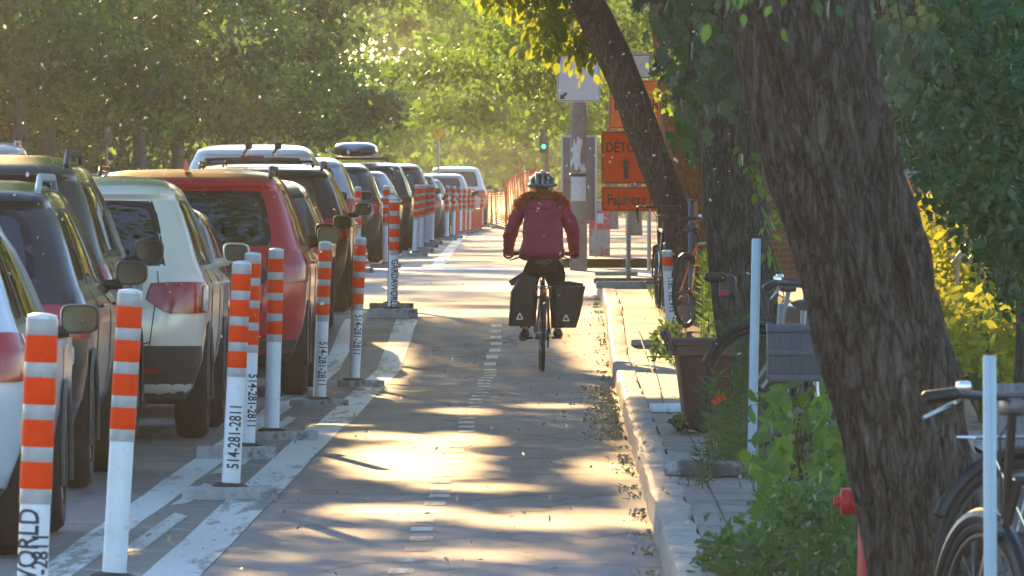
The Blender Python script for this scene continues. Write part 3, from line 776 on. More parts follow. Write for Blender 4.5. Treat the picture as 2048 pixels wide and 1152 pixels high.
    # ---- interior
    if detail > 1:
        for x in (-W * .2, W * .2):
            for y in (Ln * .30, Ln * .52):
                sb = MB(); sb.bbox((x, y, H * .5), (W * .26, .16, H * .42), bev=.04); sb.bbox((x, y - .02, H * .75), (W * .13, .1, .15), bev=.03); sb.bbox((x, y + .28, H * .33), (W * .27, .5, .14), bev=.03); sb.build('seat', M['seat'], t)
        db = MB(); db.bbox((0, Ln - 1.55, H * .57), (W * .82, .5, .22), bev=.05); db.build('dashboard', M['seat'], t)
        ib = MB(); ib.bbox((0, Ln - 2.0, H * .86), (.2, .03, .06), bev=.01); ib.build('inside_mirror', M['black'], t)
        cl = MB(); cl.box((0, Ln * .42, .30 * H), (W * .8, Ln * .66, .02)); cl.build('cabin_floor', M['seat'], t)
    # ---- lamps
    z0, z1 = (.48 * H, .60 * H)
    for sd in (1, -1):
        if lamps == 'corner':     # broad wrap-round lamp with a clear edge
            c.patch(.235, .43, z0, z1, sd, o=.012, nt=12, nz=5, rc=.3, shape=lambda u_, v_: (u_, v_ * (1 if u_ > .3 else .55 + 1.5 * u_) * 1.0 + (0 if u_ > .3 else (1 - (.55 + 1.5 * u_))))).build('tail_lamp', M['lampred'], t)
            lw = c.patch(.375, .425, z0 + .01, z1 - .02, sd, o=.018, nt=6, nz=4, rc=.4).build('reverse_lamp', M['lampwhite'], t)
        elif lamps == 'band':
            c.patch(.12, .42, z0 + .01, z1, sd, o=.012, nt=12, nz=5, rc=.2).build('tail_lamp', M['lampred'], t)
            c.patch(.15, .29, z0 + .035, z1 - .035, sd, o=.019, nt=6, nz=3, rc=.3).build('reverse_lamp', M['lampwhite'], t)
        elif lamps == 'tall':
            c.patch(.29, .42, .50 * H, .64 * H, sd, o=.012, nt=8, nz=8, rc=.3).build('tail_lamp', M['lampred'], t)
        c.patch(.17, .29, .255 * H, .275 * H, sd, o=.014, nt=6, nz=2, rc=.3).build('rear_reflector', M['lampred'], t)
        # head lamps, nose side
        c.patch(.87, .95, .50 * H, .56 * H, sd, o=.01, nt=6, nz=4, rc=.3).build('headlight', M['lampwhite'], t)
    # ---- seams, plate, handles
    def seam(pts, nm='panel_seam', r=.004):
        sm = MB(); sm.tube(pts, r, 5); sm.build(nm, M['black'], t)
    if detail > 1:
        seam([c.S(.265, z, 1, .001) for z in np.linspace(.36 * H, .64 * H, 9)]); seam([c.S(.265, z, -1, .001) for z in np.linspace(.36 * H, .64 * H, 9)])
        seam([c.S(abs(q), .355 * H + .03 * (abs(q) / .265) ** 8, 1 if q >= 0 else -1, .001) for q in np.linspace(-.265, .265, 17)])
        for sd in (1, -1):
            for q in (.54, .67, .805): seam([c.S(q, z, sd, .001) for z in np.linspace(.24 * H, .64 * H, 10)])
            for q in (.555, .69):
                hb = MB(); hb.tube([c.S(q, .585 * H, sd, .012), c.S(q + .01, .587 * H, sd, .035), c.S(q + .035, .587 * H, sd, .035), c.S(q + .045, .585 * H, sd, .012)], .011, 6); hb.build('door_handle', paint, t)
    if detail > 1:
        c.patch(0, .07, .905 * H, .918 * H, both=True, o=.01, nt=10, nz=2).build('high_brake_light', M['lampred'], t)  # high brake light, its dark bar also painted as the spoiler's shadow strip
        bd = MB(); q_ = c.S(0, .60 * H, 1, .012); bd.lathe([(0, 0), (.04, .002), (.045, .012)], c=(0, q_.y - .004, .60 * H), n=16, axis='Y'); bd.build('emblem', M['chrome'], t)
        gs = MB(); q_ = c.S(0, .50 * H, 1, .01); gs.bbox((0, q_.y, .545 * H), (W * .34, .022, .03), bev=.008); gs.build('grab_strip', M['chrome'] if s > 300 else M['trim'], t)
        c.patch(.0, .15, .395 * H, .505 * H, both=True, o=.003, nt=16, nz=4, rc=.2).build('plate_recess', paint, t)
    pb = MB(); p = c.S(0, lplate * H, 1, .012); pb.bbox((0, p.y + .0, lplate * H), (.31, .018, .155), bev=.004); pb.build('number_plate', M['plate'], t)
    # ---- mirrors
    my = Ln * .655
    yy = (my - .42) ; 
    q = .42 + .44 * .60
    bp = c.S(q, .635 * H, 1); mzz = mz if mz else .655 * H
    for sd in (1, -1):
        mo = MB()
        wd, hh = .18, .135
        cx = sd * (W / 2 + .09)
        prof = [(.5 * math.copysign(abs(math.cos(q)) ** .55, math.cos(q)) * (1 + .05 * math.sin(q)), .5 * math.copysign(abs(math.sin(q)) ** .6, math.sin(q)) * (1 - .08 * math.cos(q))) for q in np.linspace(0, 2 * math.pi, 25)[:-1]]
        ring = []
        for yy_, sc in ((.0, .93), (.02, 1.0), (.07, .92), (.11, .62), (.125, .3)):
            ring.append([(cx + sd * x * wd * sc, my + yy_, mzz + z * hh * sc) for x, z in prof])
        vs = [v for r_ in ring for v in r_]; k = len(prof)
        fs = [(a * k + i, a * k + (i + 1) % k, (a + 1) * k + (i + 1) % k, (a + 1) * k + i) for a in range(4) for i in range(k)] + [tuple(range(4 * k, 5 * k)), tuple(range(k))]
        mo.add(vs, fs); mo.tube([(sd * (W / 2 - .06), my + .07, mzz - hh * .5), (cx - sd * .05, my + .06, mzz - hh * .42)], [.035, .03], 6)
        mm = mo.build('door_mirror', carpaint('mirror_paint', mirror_col) if mirror_col else M['black'], t, sharp=60)
        mg = MB(); mg.add([(cx + sd * x * wd * .84, my - .003, mzz + z * hh * .84) for x, z in prof], [tuple(range(k))]); mg.build('mirror_glass', M['mirror'], mm, smooth=False)
    # ---- wheels
    wrd = .335 if H > 1.5 else .315
    for sd in (1, -1):
        for y in (.86, Ln - .86):
            wheel(t, sd * (W / 2 - .115), y, wrd, sd)
            ar = MB(); ar.torus((sd * (W / 2 - .005), y, wrd), wrd + .045, .03, 'X', 20, 6, a0=-.25, a1=math.pi + .25, sx=.5); ar.build('wheel_arch', M['trim'] if trim else paint, t)
    if rails:
        for sd in (1, -1):
            rl = MB(); x = sd * W * .345; ys = np.linspace(.62, Ln - 2.35, 9)
            zr = H * .968
            rl.tube([(x, ys[0], zr - .02)] + [(x, y, zr + .062) for y in ys[1:-1]] + [(x, ys[-1], zr - .02)], .017, 8, flat=1.3)
            rl.build('roof_rail', M[rails if isinstance(rails, str) else 'trim'], t)
    if fin:
        fb = MB(); fb.add([(-.02, .9, H - .01), (.02, .9, H - .01), (.02, 1.12, H - .01), (-.02, 1.12, H - .01), (-.004, .9, H + .075), (.004, .9, H + .075), (.004, .95, H + .08), (-.004, .95, H + .08)],
                       [(0, 1, 5, 4), (1, 2, 6, 5), (2, 3, 7, 6), (3, 0, 4, 7), (4, 5, 6, 7)]); fb.build('roof_fin', paint, t)
    if wiper and detail > 1 and kind != 'sedan':
        wb = MB(); wb.tube([c.S(.0, .655 * H, 1, .03), c.S(.10, .68 * H, 1, .03), c.S(.22, .69 * H, 1, .025)], [.012, .008, .006], 6); wb.build('rear_wiper', M['black'], t)
    return t, c

cars = {}
def C(key, *a, **k): cars[key] = car(*a, **k); return cars[key]
C('c0', 'silver white car nearest the camera, cut off by the left edge of the photo', 478, -2.27, (.62, .66, .74), 'hatch', H=1.5, Ln=4.25, W=1.76, trim=.2, mz=.98, mirror_col=None, fin=False, lamps='tall', glass='glassdark')
C('c1', 'black suv with a red lamp band and roof rails behind the two nearest posts', 388, -2.47, (.015, .015, .018), 'suv', H=1.62, Ln=4.6, W=1.84, lamps='band', rails='bluegrey', glass='glassdark', mz=1.11, trim=.27)
C('c2', 'dark brown suv with a high roof between the black suv and the cream crossover', 345, -2.64, (.07, .045, .035), 'suv', H=1.78, Ln=4.6, W=1.86, lamps='tall', rails=True, glass='glassdark', mz=1.2, metal=.3)
C('c3', 'cream white crossover with wrap round lamps and a black lower bumper', 320, -2.25, (.9, .8, .69), 'suv', H=1.66, Ln=4.4, W=1.80, lamps='corner', mz=1.16, mirror_col=(.7, .66, .6), trim=.36, lplate=.2, glass='glassdark', fin=True)
C('c3b', 'small maroon car in the gap between the cream crossover and the red suv', 290, -2.32, (.1, .015, .02), 'hatch', H=1.47, Ln=4.1, W=1.7, lamps='tall', glass='glass')
C('c4', 'red suv seen through its rear window, with roof rails and dark mirror', 263, -1.97, (.55, .016, .03), 'suv', H=1.74, Ln=4.7, W=1.9, lamps='tall', mz=1.22, fin=True, rails=True, metal=.2, lplate=.56, trim=.25)
C('c4b', 'charcoal car directly ahead of the red suv', 236, -2.2, (.03, .03, .035), 'suv', H=1.6, Ln=4.5, lamps='tall', mz=1.2)
C('c5a', 'dark olive car with a bulging mirror ahead of the charcoal one', 216, -2.22, (.04, .045, .03), 'hatch', H=1.5, Ln=4.3, lamps='tall', mz=1.05)
C('c5', 'black wagon with a bicycle carrier on its roof at the near side of the crossing', 196, -2.22, (.012, .012, .015), 'suv', H=1.52, Ln=4.7, lamps='tall', rails=True, mz=1.05)
C('c6', 'white suv with a very bright roof standing in the crossing', 156, -3.05, (.75, .76, .8), 'suv', H=1.78, Ln=4.8, W=1.95, lamps='tall', mz=1.1)
C('c7', 'pale blue grey suv ahead of the bright roofed white one', 141, -2.98, (.35, .42, .5), 'suv', H=1.62, Ln=4.6, lamps='tall')
FD = dict(detail=1)
C('c8', 'black hatchback just past the crossing', 129, -2.86, (.02, .02, .025), 'hatch', H=1.55, Ln=4.3, **FD)
C('c9', 'dark purple sedan left of the four posts', 119, -2.80, (.05, .02, .03), 'sedan', H=1.45, Ln=4.6, **FD)
C('c10', 'dark suv under the oval roof box', 109, -2.82, (.03, .035, .045), 'suv', H=1.62, Ln=4.6, **FD)
C('c11', 'dark red suv beyond the roof box', 97, -2.78, (.12, .02, .02), 'suv', H=1.66, Ln=4.6, **FD)
C('c12', 'brown hatchback beyond the dark red suv', 88, -2.80, (.07, .05, .04), 'hatch', H=1.5, Ln=4.3, **FD)
C('c12b', 'grey sedan between the brown hatchback and the silver car', 80, -2.9, (.15, .15, .16), 'sedan', H=1.42, Ln=4.5, **FD)
C('c13', 'silver car far ahead with a bright rear', 72, -2.62, (.5, .5, .5), 'suv', H=1.62, Ln=4.6, **FD)
C('c14', 'white van at the far end of the line of cars', 62, -2.55, (.75, .75, .75), 'van', H=1.95, Ln=5.0, W=1.95, **FD)
C('c15', 'pale suv with roof bars on the far side of the street at the left edge', 132, -8.1, (.55, .58, .62), 'suv', H=1.86, Ln=4.7, rails='galv', group='cars across the street', **FD)
C('c16', 'dark sedan across the street behind the pale barred suv', 104, -8.0, (.05, .05, .06), 'sedan', H=1.45, group='cars across the street', **FD)

# things on roofs
def on_roof(key, y, x=0):
    t, c = cars[key]; return Vector((t.location.x + x, t.location.y + y, t.location.z + c.H))
# oval roof box
p = on_roof('c10', 1.7, -.15)
t = thing('roof_box', 'dark glossy oval roof box strapped on the dark suv', 'roof box', p)
mb = MB(); rings = []
for i in range(11):
    a = i / 10; yy = lerp(-.95, .95, a); w_ = .40 * (1 - abs(2 * a - 1) ** 4) ** .5 + .02; h_ = .17 * (1 - abs(2 * a - 1) ** 3) ** .5 + .01
    rings.append([(w_ * math.copysign(abs(math.cos(q)) ** .6, math.cos(q)), yy, .2 + h_ * math.copysign(abs(math.sin(q)) ** .7, math.sin(q)) * (1 if math.sin(q) > 0 else .6)) for q in np.linspace(0, 2 * math.pi, 17)[:-1]])
vs = [v for r_ in rings for v in r_]; fs = [(a * 16 + i, a * 16 + (i + 1) % 16, (a + 1) * 16 + (i + 1) % 16, (a + 1) * 16 + i) for a in range(10) for i in range(16)] + [tuple(range(16)), tuple(range(160, 176))]
mb.add(vs, fs); mb.build('shell', carpaint('box_paint', (.08, .08, .12)), t)
for y in (-.4, .5):
    mb = MB(); mb.tube([(-.6, y, .0), (-.58, y, .07), (.58, y, .07), (.6, y, 0)], .018, 6); mb.build('crossbar', M['black'], t)
# bike carriers
def carrier(key, y, x, label, n=1):
    p = on_roof(key, y, x); t = thing('bicycle_carrier', label, 'roof carrier', p)
    for yy in (0, .7):
        mb = MB(); mb.tube([(-.5, yy, -.03), (-.48, yy, .03), (.4, yy, .03), (.42, yy, -.03)], .013, 6); mb.build('crossbar', M['black'], t)
    for k in range(n):
        xx = -.3 + .3 * k
        mb = MB(); mb.tube([(xx, -.5, .1), (xx, 1.0, .1)], .022, 6, flat=.6); mb.build('wheel_tray', M['galv'], t)
        mb = MB(); mb.tube([(xx, .1, .1), (xx + .05, -.15, .16), (xx + .08, -.42, .17)], .017, 6); mb.bbox((xx + .08, -.44, .19), (.07, .09, .07), bev=.015); mb.build('clamp_arm', M['black'], t)
    return t
carrier('c5', .5, .12, 'black bicycle carrier folded on the roof of the wagon', 2)
M['darkmetal'] = mat('dull_dark_metal', (.12, .12, .13), .4, .8)
# ------------------------------------------------------------------ bicycles
def bicycle(label, loc, rz, frame_col, name='bicycle', bars='flat', fenders=False, rack=False, steer=0, saddle_h=.93, wheel_r=.34, lean=0, grip='black', saddle='black', spokes=18, group=None, tipx=0, handle_h=1.02, dark=True):
    CH = M['darkmetal'] if dark else M['chrome']
    t = thing(name, label, 'bicycle', loc, rz, group); t.rotation_euler = (tipx, lean, rz)
    fm = mat('bike_frame', frame_col, .3, .2, var=.05, coat=.6)
    r = wheel_r; RA = Vector((0, 0, r)); FA = Vector((0, 1.05, r)); BB = Vector((0, .43, .29)); ST = Vector((0, .27, .78)); HT = Vector((0, .86, .80)); HB = Vector((0, .90, .66))
    fb = MB()
    for a, b, q in ((BB, ST, .016), (ST, HT, .015), (BB, HB, .019), (HB, HT, .02)): fb.tube([a, b], q, 8)
    for sd in (1, -1):
        fb.tube([BB + Vector((sd * .03, 0, 0)), RA + Vector((sd * .062, 0, 0))], .01, 6); fb.tube([ST + Vector((sd * .012, 0, -.03)), RA + Vector((sd * .06, 0, 0))], .009, 6)
    fb.build('frame', fm, t)
    def whl(c, par, nm='wheel'):
        w_ = thing(nm, None, None, c); w_.parent = par
        m1 = MB(); m1.torus((0, 0, 0), r - .018, .018, 'X', 36, 8); m1.build('tyre', M['tyre'], w_)
        m2 = MB(); m2.torus((0, 0, 0), r - .042, .009, 'X', 36, 6, sx=1.2); m2.build('rim', M['trim'] if dark else M['rim'], w_)
        m3 = MB()
        for k in range(spokes):
            a = 2 * math.pi * k / spokes; e = .03 * (1 if k % 2 else -1); m3.tube([(e, .02 * math.cos(a + .8), .02 * math.sin(a + .8)), (0, (r - .045) * math.cos(a), (r - .045) * math.sin(a))], .0016, 4)
        m3.lathe([(.012, -.055), (.02, -.035), (.014, 0), (.02, .035), (.012, .055)], n=10, axis='X'); m3.build('spokes', CH, w_)
    whl(RA, t)
    # steering group
    g = thing('front_fork', None, None, HB); g.parent = t; g.rotation_euler.z = steer
    gb = MB()
    for sd in (1, -1): gb.tube([(sd * .05, -.03, -.02), (sd * .06, .05, -.2), tuple(FA - HB + Vector((sd * .06, 0, 0)))], [.014, .012, .01], 6)
    gb.tube([(-.05, -.03, -.02), (.05, -.03, -.02)], .014, 6); gb.tube([(0, 0, -.02), (0, -.06, handle_h - .66 - .04)], .014, 8); gb.build('fork_blades', fm, g)
    whl(FA - HB, g)
    hz = handle_h - .66
    h = MB()
    if bars == 'flat': pts = [(-.31, -.17, hz + .0), (-.2, -.12, hz + .01), (-.07, -.05, hz), (.07, -.05, hz), (.2, -.12, hz + .01), (.31, -.17, hz)]
    elif bars == 'drop': pts = [(-.21, -.02, hz - .14), (-.21, .05, hz - .14), (-.21, .1, hz - .07), (-.21, .07, hz), (-.2, .0, hz), (0, -.04, hz), (.2, 0, hz), (.21, .07, hz), (.21, .1, hz - .07), (.21, .05, hz - .14), (.21, -.02, hz - .14)]
    else: pts = [(-.29, -.25, hz + .04), (-.27, -.1, hz + .06), (-.15, .0, hz + .05), (0, -.05, hz), (.15, 0, hz + .05), (.27, -.1, hz + .06), (.29, -.25, hz + .04)]
    h.tube(pts, .013, 8); h.bbox((0, -.055, hz - .03), (.05, .09, .05), bev=.012); h.build('handlebar', CH if bars != 'drop' else M['black'], g)
    if bars != 'drop':
        for sd in (0, -1):
            e = Vector(pts[sd]); e2 = Vector(pts[1 if sd == 0 else -2]); q = (e2 - e).normalized(); sx = 1 if e.x > 0 else -1
            gg = MB(); gg.tube([e - q * .012, e + q * .0, e + q * .12, e + q * .125], [.015, .021, .019, .014], 10); gg.build('grip', M[grip], g)
            lv = MB(); lv.tube([e + q * .17 + Vector((0, .02, -.005)), e + q * .15 + Vector((0, .055, -.03)), e + q * .02 + Vector((0, .06, -.06))], [.011, .008, .006], 6); lv.bbox(tuple(e + q * .16 + Vector((0, .01, .015))), (.04, .04, .035), bev=.01)
            lv.build('brake_lever', M['chrome'], g)
    cb = MB(); cb.tube([(-.15, -.08, hz), (-.1, .05, hz + .02), (-.02, .08, hz - .1), (-.01, .03, -.1)], .003, 5); cb.tube([(.15, -.08, hz), (.1, .06, hz + .01), (.02, .08, hz - .12), (.01, .03, -.1)], .003, 5); cb.build('cable', M['black'], g)
    # seat
    sp = MB(); sp.tube([ST, ST + Vector((0, -.045, saddle_h - .82))], .0135, 8); sp.build('seat_post', M['chrome'], t)
    sb = MB(); c0 = ST + Vector((0, -.05, saddle_h - .78)); ring = []
    for y, w_, zz in ((-.14, .05, 0), (-.12, .075, .012), (-.05, .07, .012), (.03, .035, .005), (.12, .018, .003), (.14, .008, -.008)):
        ring.append([(c0.x + w_ * math.cos(q), c0.y + y, c0.z + zz + .02 * math.sin(q) - .01) for q in np.linspace(0, 2 * math.pi, 13)[:-1]])
    vs = [v for q in ring for v in q]; fs = [(a * 12 + i, a * 12 + (i + 1) % 12, (a + 1) * 12 + (i + 1) % 12, (a + 1) * 12 + i) for a in range(5) for i in range(12)] + [tuple(range(12)), tuple(range(60, 72))]
    sb.add(vs, fs); sb.build('saddle', M[saddle], t)
    # drivetrain
    dr = MB(); dr.torus(BB + Vector((.05, 0, 0)), .085, .006, 'X', 24, 5); dr.tube([BB + Vector((-.06, 0, 0)), BB + Vector((.06, 0, 0))], .018, 8)
    dr.tube([BB + Vector((.055, .02, .08)), RA + Vector((.05, 0, .035))], .004, 4); dr.tube([BB + Vector((.055, .0, -.085)), RA + Vector((.05, .02, -.06))], .004, 4); dr.torus(RA + Vector((.045, 0, 0)), .035, .008, 'X', 16, 5); dr.build('drivetrain', M['black'], t)
    for sd, dy, dz in ((1, .16, -.0), (-1, -.16, .0)):
        ck = MB(); e = BB + Vector((sd * .075, dy, dz)); ck.tube([BB + Vector((sd * .06, 0, 0)), e], .009, 6); ck.build('crank', CH, t)
        pd = MB(); pd.bbox(tuple(e + Vector((sd * .055, 0, 0))), (.09, .08, .022), bev=.006); pd.build('pedal', M['black'], t)
    if fenders:
        for c, par, a0, a1 in ((RA, t, -.1, 2.7), (FA - HB, g, .4, 3.0)):
            f_ = MB(); f_.torus(c, r + .012, .024, 'X', 22, 8, a0=a0, a1=a1); 
            o = f_.build('mudguard', M['black'], par)
    if rack:
        rk = MB()
        for sd in (1, -1):
            rk.tube([ST + Vector((sd * .03, 0, -.06)), (sd * .055, .1, .745), (sd * .055, -.22, .745)], .006, 6)
            for y in (-.18, -.02, .1): rk.tube([(sd * .055, y, .745), (sd * .075, 0, r + .03)], .005, 6)
        for y in (.1, .0, -.1, -.22): rk.tube([(-.055, y, .745), (.055, y, .745)], .005, 6)
        rk.build('rack', M['chrome'], t)
    return t
def at(x, y, s, z=0):
    d = F / s; return ((x - VX) / s, d, gz(d) + z)
BX, BD = (1085 - VX) / 229, F / 229
bike = bicycle('black touring bicycle ridden along the lane, with a rear rack', (BX + .0, BD, gz(BD)), R(1.0), (.02, .02, .022), rack=True, bars='flat', spokes=24, dark=False, lean=R(.8), saddle_h=.96, handle_h=1.02)
mb = MB(); mb.bbox((0, -.235, .70), (.05, .03, .06), bev=.01); mb.build('rear_light', M['lampred'], bike)
mb = MB(); mb.torus((0, 0, .34), .352, .022, 'X', 22, 8, a0=.6, a1=2.9); mb.build('mudguard', M['black'], bike)
pann = mat('black_pannier', (.009, .009, .011), .55, var=.3, scale=12, bump=.4, bscale=14)
def pannier(x0, x1, z0, z1, slump, label, flare):
    t = thing('pannier', label, 'bag', (BX, BD, gz(BD)), R(1.0), 'panniers on the ridden bicycle')
    n, k = 9, 20; vs = []; fs = []
    for j in range(n):
        v = j / (n - 1); z = lerp(z0, z1, v)
        a0, a1 = x0, x1
        e = math.sin(v * math.pi) ** .5
        xa = a0 ; xb = lerp(x0, x1, .72 + .28 * v ** .7) if flare > 0 else lerp(x0, x1, 1 - .12 * v)
        if slump and v > .75: xb = lerp(xb, (x0 + x1) / 2, (v - .75) * 2.2)
        yc = -.05; yd = .16 * (.8 + .25 * v)
        for i in range(k):
            q = 2 * math.pi * i / k; cx, sy = math.cos(q), math.sin(q)
            cx = math.copysign(abs(cx) ** .45, cx); sy = math.copysign(abs(sy) ** .45, sy)
            wob = 1 + .05 * mnoise.noise((i * .6, j * .8, x0 * 20))
            vs.append(((xa + xb) / 2 + abs(xb - xa) / 2 * cx * wob, yc + yd * sy * wob, z + .02 * mnoise.noise((i * .4, j, x0 * 9)) * (v > .6)))
    fs = [(j * k + i, j * k + (i + 1) % k, (j + 1) * k + (i + 1) % k, (j + 1) * k + i) for j in range(n - 1) for i in range(k)] + [tuple(range(k)), tuple(range((n - 1) * k, n * k))]
    mb = MB(); mb.add(vs, fs); mb.build('bag_body', pann, t)
    cx = x0 + (x1 - x0) * (.42 if flare > 0 else .6); cz = z0 + .085
    rl_ = MB(); rl_.tube([(x0 * .95 + x1 * .05, -.04, z1 + .005), ((x0 + x1) / 2, -.05, z1 + (.03 if slump else .012)), (x1 * .93 + x0 * .07, -.04, z1 - (.03 if slump else .0))], [.03, .038, .028], 10); rl_.build('rolled_top', pann, t)
    tr = MB()
    for a, b in (((-.026, -.022), (0, .03)), ((0, .03), (.026, -.022)), ((.026, -.022), (-.026, -.022))):
        tr.tube([(cx + a[0], -.228, cz + a[1]), (cx + b[0], -.228, cz + b[1])], .006, 6)
    tr.build('reflective_triangle', mat('silver_reflector', (.7, .72, .72), .3), t)
    st = MB(); st.tube([(lerp(x0, x1, .3), -.215, z1 + .0), (lerp(x0, x1, .3), -.235, z1 - .12)], .01, 6, flat=.4); st.build('strap', M['black'], t)
    return t
pannier(-.055, -.30, .40, .80, True, 'soft black roll top pannier on the left of the rear wheel', -1)
pannier(.075, .375, .385, .745, False, 'boxy black pannier on the right of the rear wheel', 1)

# ------------------------------------------------------------------ the cyclist
def skin(name, verts, edges, radii, m, parent, sub=2, root=0, subd=True):
    me = bpy.data.meshes.new(name); me.from_pydata([tuple(v) for v in verts], edges, []); o = bpy.data.objects.new(name, me); COL.objects.link(o)
    o.modifiers.new('skin', 'SKIN'); sv = me.skin_vertices[0].data
    for i, r in enumerate(radii):
        sv[i].radius = (r, r) if not isinstance(r, tuple) else r
        sv[i].use_root = (i == root)
    o.modifiers['skin'].use_smooth_shade = True; o.modifiers['skin'].branch_smoothing = .6
    sb = o.modifiers.new('sub', 'SUBSURF'); sb.levels = sub; sb.render_levels = sub
    dg = bpy.context.evaluated_depsgraph_get(); dg.update(); nm = bpy.data.meshes.new_from_object(o.evaluated_get(dg))
    o.modifiers.clear(); o.data = nm; nm.name = name; nm.materials.clear(); nm.materials.append(m)
    for p in nm.polygons: p.use_smooth = True
    if parent: o.parent = parent
    return o
SK = mat('skin', (.55, .33, .25), .55); JK = mat('magenta_jacket', (.24, .004, .042), .75, var=.18, scale=9, bump=.7, bscale=16)
TR = mat('black_trousers', (.008, .008, .01), .9, bump=.3, spec=.1); HR = mat('auburn_hair', (.3, .09, .03), .5, var=.4, scale=30)
px, py_, pz = BX, BD, gz(BD)
def V3(x, y, z): return Vector((x, y, z))
pel = V3(0, .24, .98)
J = dict(pelvis=V3(0, .24, 1.0), belly=V3(0, .28, 1.12), chest=V3(0, .38, 1.32), neck0=V3(0, .45, 1.46), neck=V3(.0, .50, 1.54), head=V3(.005, .53, 1.63), top=V3(.005, .53, 1.70),
         shR=V3(.175, .42, 1.43), shL=V3(-.175, .42, 1.43), elR=V3(.29, .50, 1.22), elL=V3(-.27, .50, 1.22), wrR=V3(.285, .68, 1.04), wrL=V3(-.285, .68, 1.04),
         hiR=V3(.085, .26, .95), hiL=V3(-.085, .26, .95), knR=V3(.13, .66, .74), knL=V3(-.13, .52, .66), anR=V3(.14, .52, .37), anL=V3(-.15, .20, .37), toR=V3(.15, .66, .32), toL=V3(-.165, .34, .30))
cyc = thing('person', 'person cycling away in a dark magenta jacket, grey helmet and black trousers', 'cyclist', (px, py_, pz), R(1.0))
names = ['pelvis', 'belly', 'chest', 'neck0', 'neck', 'head', 'top', 'shR', 'elR', 'wrR', 'shL', 'elL', 'wrL', 'hiR', 'knR', 'anR', 'toR', 'hiL', 'knL', 'anL', 'toL']
rad = [.12, .115, .12, .075, .05, .083, .06, .06, .042, .028, .06, .042, .028, .09, .058, .038, .03, .09, .058, .038, .03]
ed = [('pelvis', 'belly'), ('belly', 'chest'), ('chest', 'neck0'), ('neck0', 'neck'), ('neck', 'head'), ('head', 'top'), ('chest', 'shR'), ('shR', 'elR'), ('elR', 'wrR'), ('chest', 'shL'), ('shL', 'elL'), ('elL', 'wrL'),
      ('pelvis', 'hiR'), ('hiR', 'knR'), ('knR', 'anR'), ('anR', 'toR'), ('pelvis', 'hiL'), ('hiL', 'knL'), ('knL', 'anL'), ('anL', 'toL')]
idx = {n_: i for i, n_ in enumerate(names)}
vv = [J[n_] for n_ in names]; ee = [(idx[a], idx[b]) for a, b in ed]; rr = [r * .88 for r in rad]
rr[4] = .045; rr[5] = .088; rr[6] = .07
# hands with five fingers closed round the grips, on the same surface
for sd, wn in ((1, 'wrR'), (-1, 'wrL')):
    w0 = J[wn]; palm = w0 + V3(0, .07, -.005); b = len(vv); vv.append(palm); rr.append(.024); ee.append((idx[wn], b))
    for k, (dx, ln) in enumerate(((-.03, .026), (-.01, .029), (.011, .028), (.03, .023))):
        a1 = palm + V3(dx, .035, .008); a2 = a1 + V3(0, ln, -.012); a3 = a2 + V3(0, -.004, -.026)
        q = len(vv); vv += [a1, a2, a3]; rr += [.0095, .009, .008]; ee += [(b, q), (q, q + 1), (q + 1, q + 2)]
    a1 = palm + V3(-sd * .034, .002, -.004); a2 = a1 + V3(-sd * .012, .028, -.016); q = len(vv); vv += [a1, a2]; rr += [.0105, .009]; ee += [(b, q), (q, q + 1)]
body = skin('body', vv, ee, rr, SK, cyc, 2)
# face: nose, ears, eyes (turned away from the camera)
mb = MB(); hc = J['head']
mb.lathe([(0, .0), (.012, .004), (.016, .02), (.009, .045), (0, .05)], c=(hc.x, hc.y + .088, hc.z - .035), n=10)
for sd in (1, -1): mb.torus((hc.x + sd * .085, hc.y - .0, hc.z - .015), .022, .009, 'X', 14, 6)
mb.build('nose_and_ears', SK, cyc)
mb = MB()
for sd in (1, -1): mb.lathe([(0, -.011), (.008, -.008), (.011, 0), (.008, .008), (0, .011)], c=(hc.x + sd * .031, hc.y + .083, hc.z), n=10)
mb.build('eyes', M['lampwhite'], cyc)
mb = MB(); mb.tube([(hc.x - .024, hc.y + .086, hc.z - .065), (hc.x, hc.y + .092, hc.z - .063), (hc.x + .024, hc.y + .086, hc.z - .065)], .006, 6); mb.build('mouth', mat('lips', (.4, .12, .1), .5), cyc)
# jacket
jn = [V3(0, .225, .965), V3(0, .24, 1.04), V3(0, .27, 1.13), V3(0, .33, 1.25), V3(0, .38, 1.36), V3(0, .43, 1.46), V3(.15, .42, 1.445), V3(.225, .44, 1.35), V3(.275, .50, 1.215), V3(.285, .60, 1.11), V3(.288, .68, 1.035),
      V3(-.15, .42, 1.445), V3(-.225, .44, 1.35), V3(-.27, .50, 1.215), V3(-.283, .60, 1.11), V3(-.288, .68, 1.035), V3(0, .47, 1.51)]
je = [(0, 1), (1, 2), (2, 3), (3, 4), (4, 5), (5, 16), (4, 6), (6, 7), (7, 8), (8, 9), (9, 10), (4, 11), (11, 12), (12, 13), (13, 14), (14, 15)]
jr = [(.228, .155), (.218, .15), (.2, .145), (.215, .145), (.19, .13), (.10, .08), .09, .08, .066, .056, .046, .085, .074, .066, .056, .046, .06]
jk = skin('jacket', jn, je, jr, JK, cyc, 3)
tx = bpy.data.textures.new('folds', 'CLOUDS'); tx.noise_scale = .12
for v in jk.data.vertices:
    n_ = mnoise.noise(v.co * 9) * .012 + mnoise.noise(Vector((v.co.x * 5, v.co.y * 5, v.co.z * 26))) * .010
    v.co += v.normal * n_
hd = skin('hood', [V3(-.13, .36, 1.46), V3(-.06, .31, 1.435), V3(0, .29, 1.42), V3(.06, .31, 1.435), V3(.13, .36, 1.46), V3(0, .37, 1.50)], [(0, 1), (1, 2), (2, 3), (3, 4), (2, 5)], [.045, .055, .06, .055, .045, .05], JK, cyc, 2, root=2)
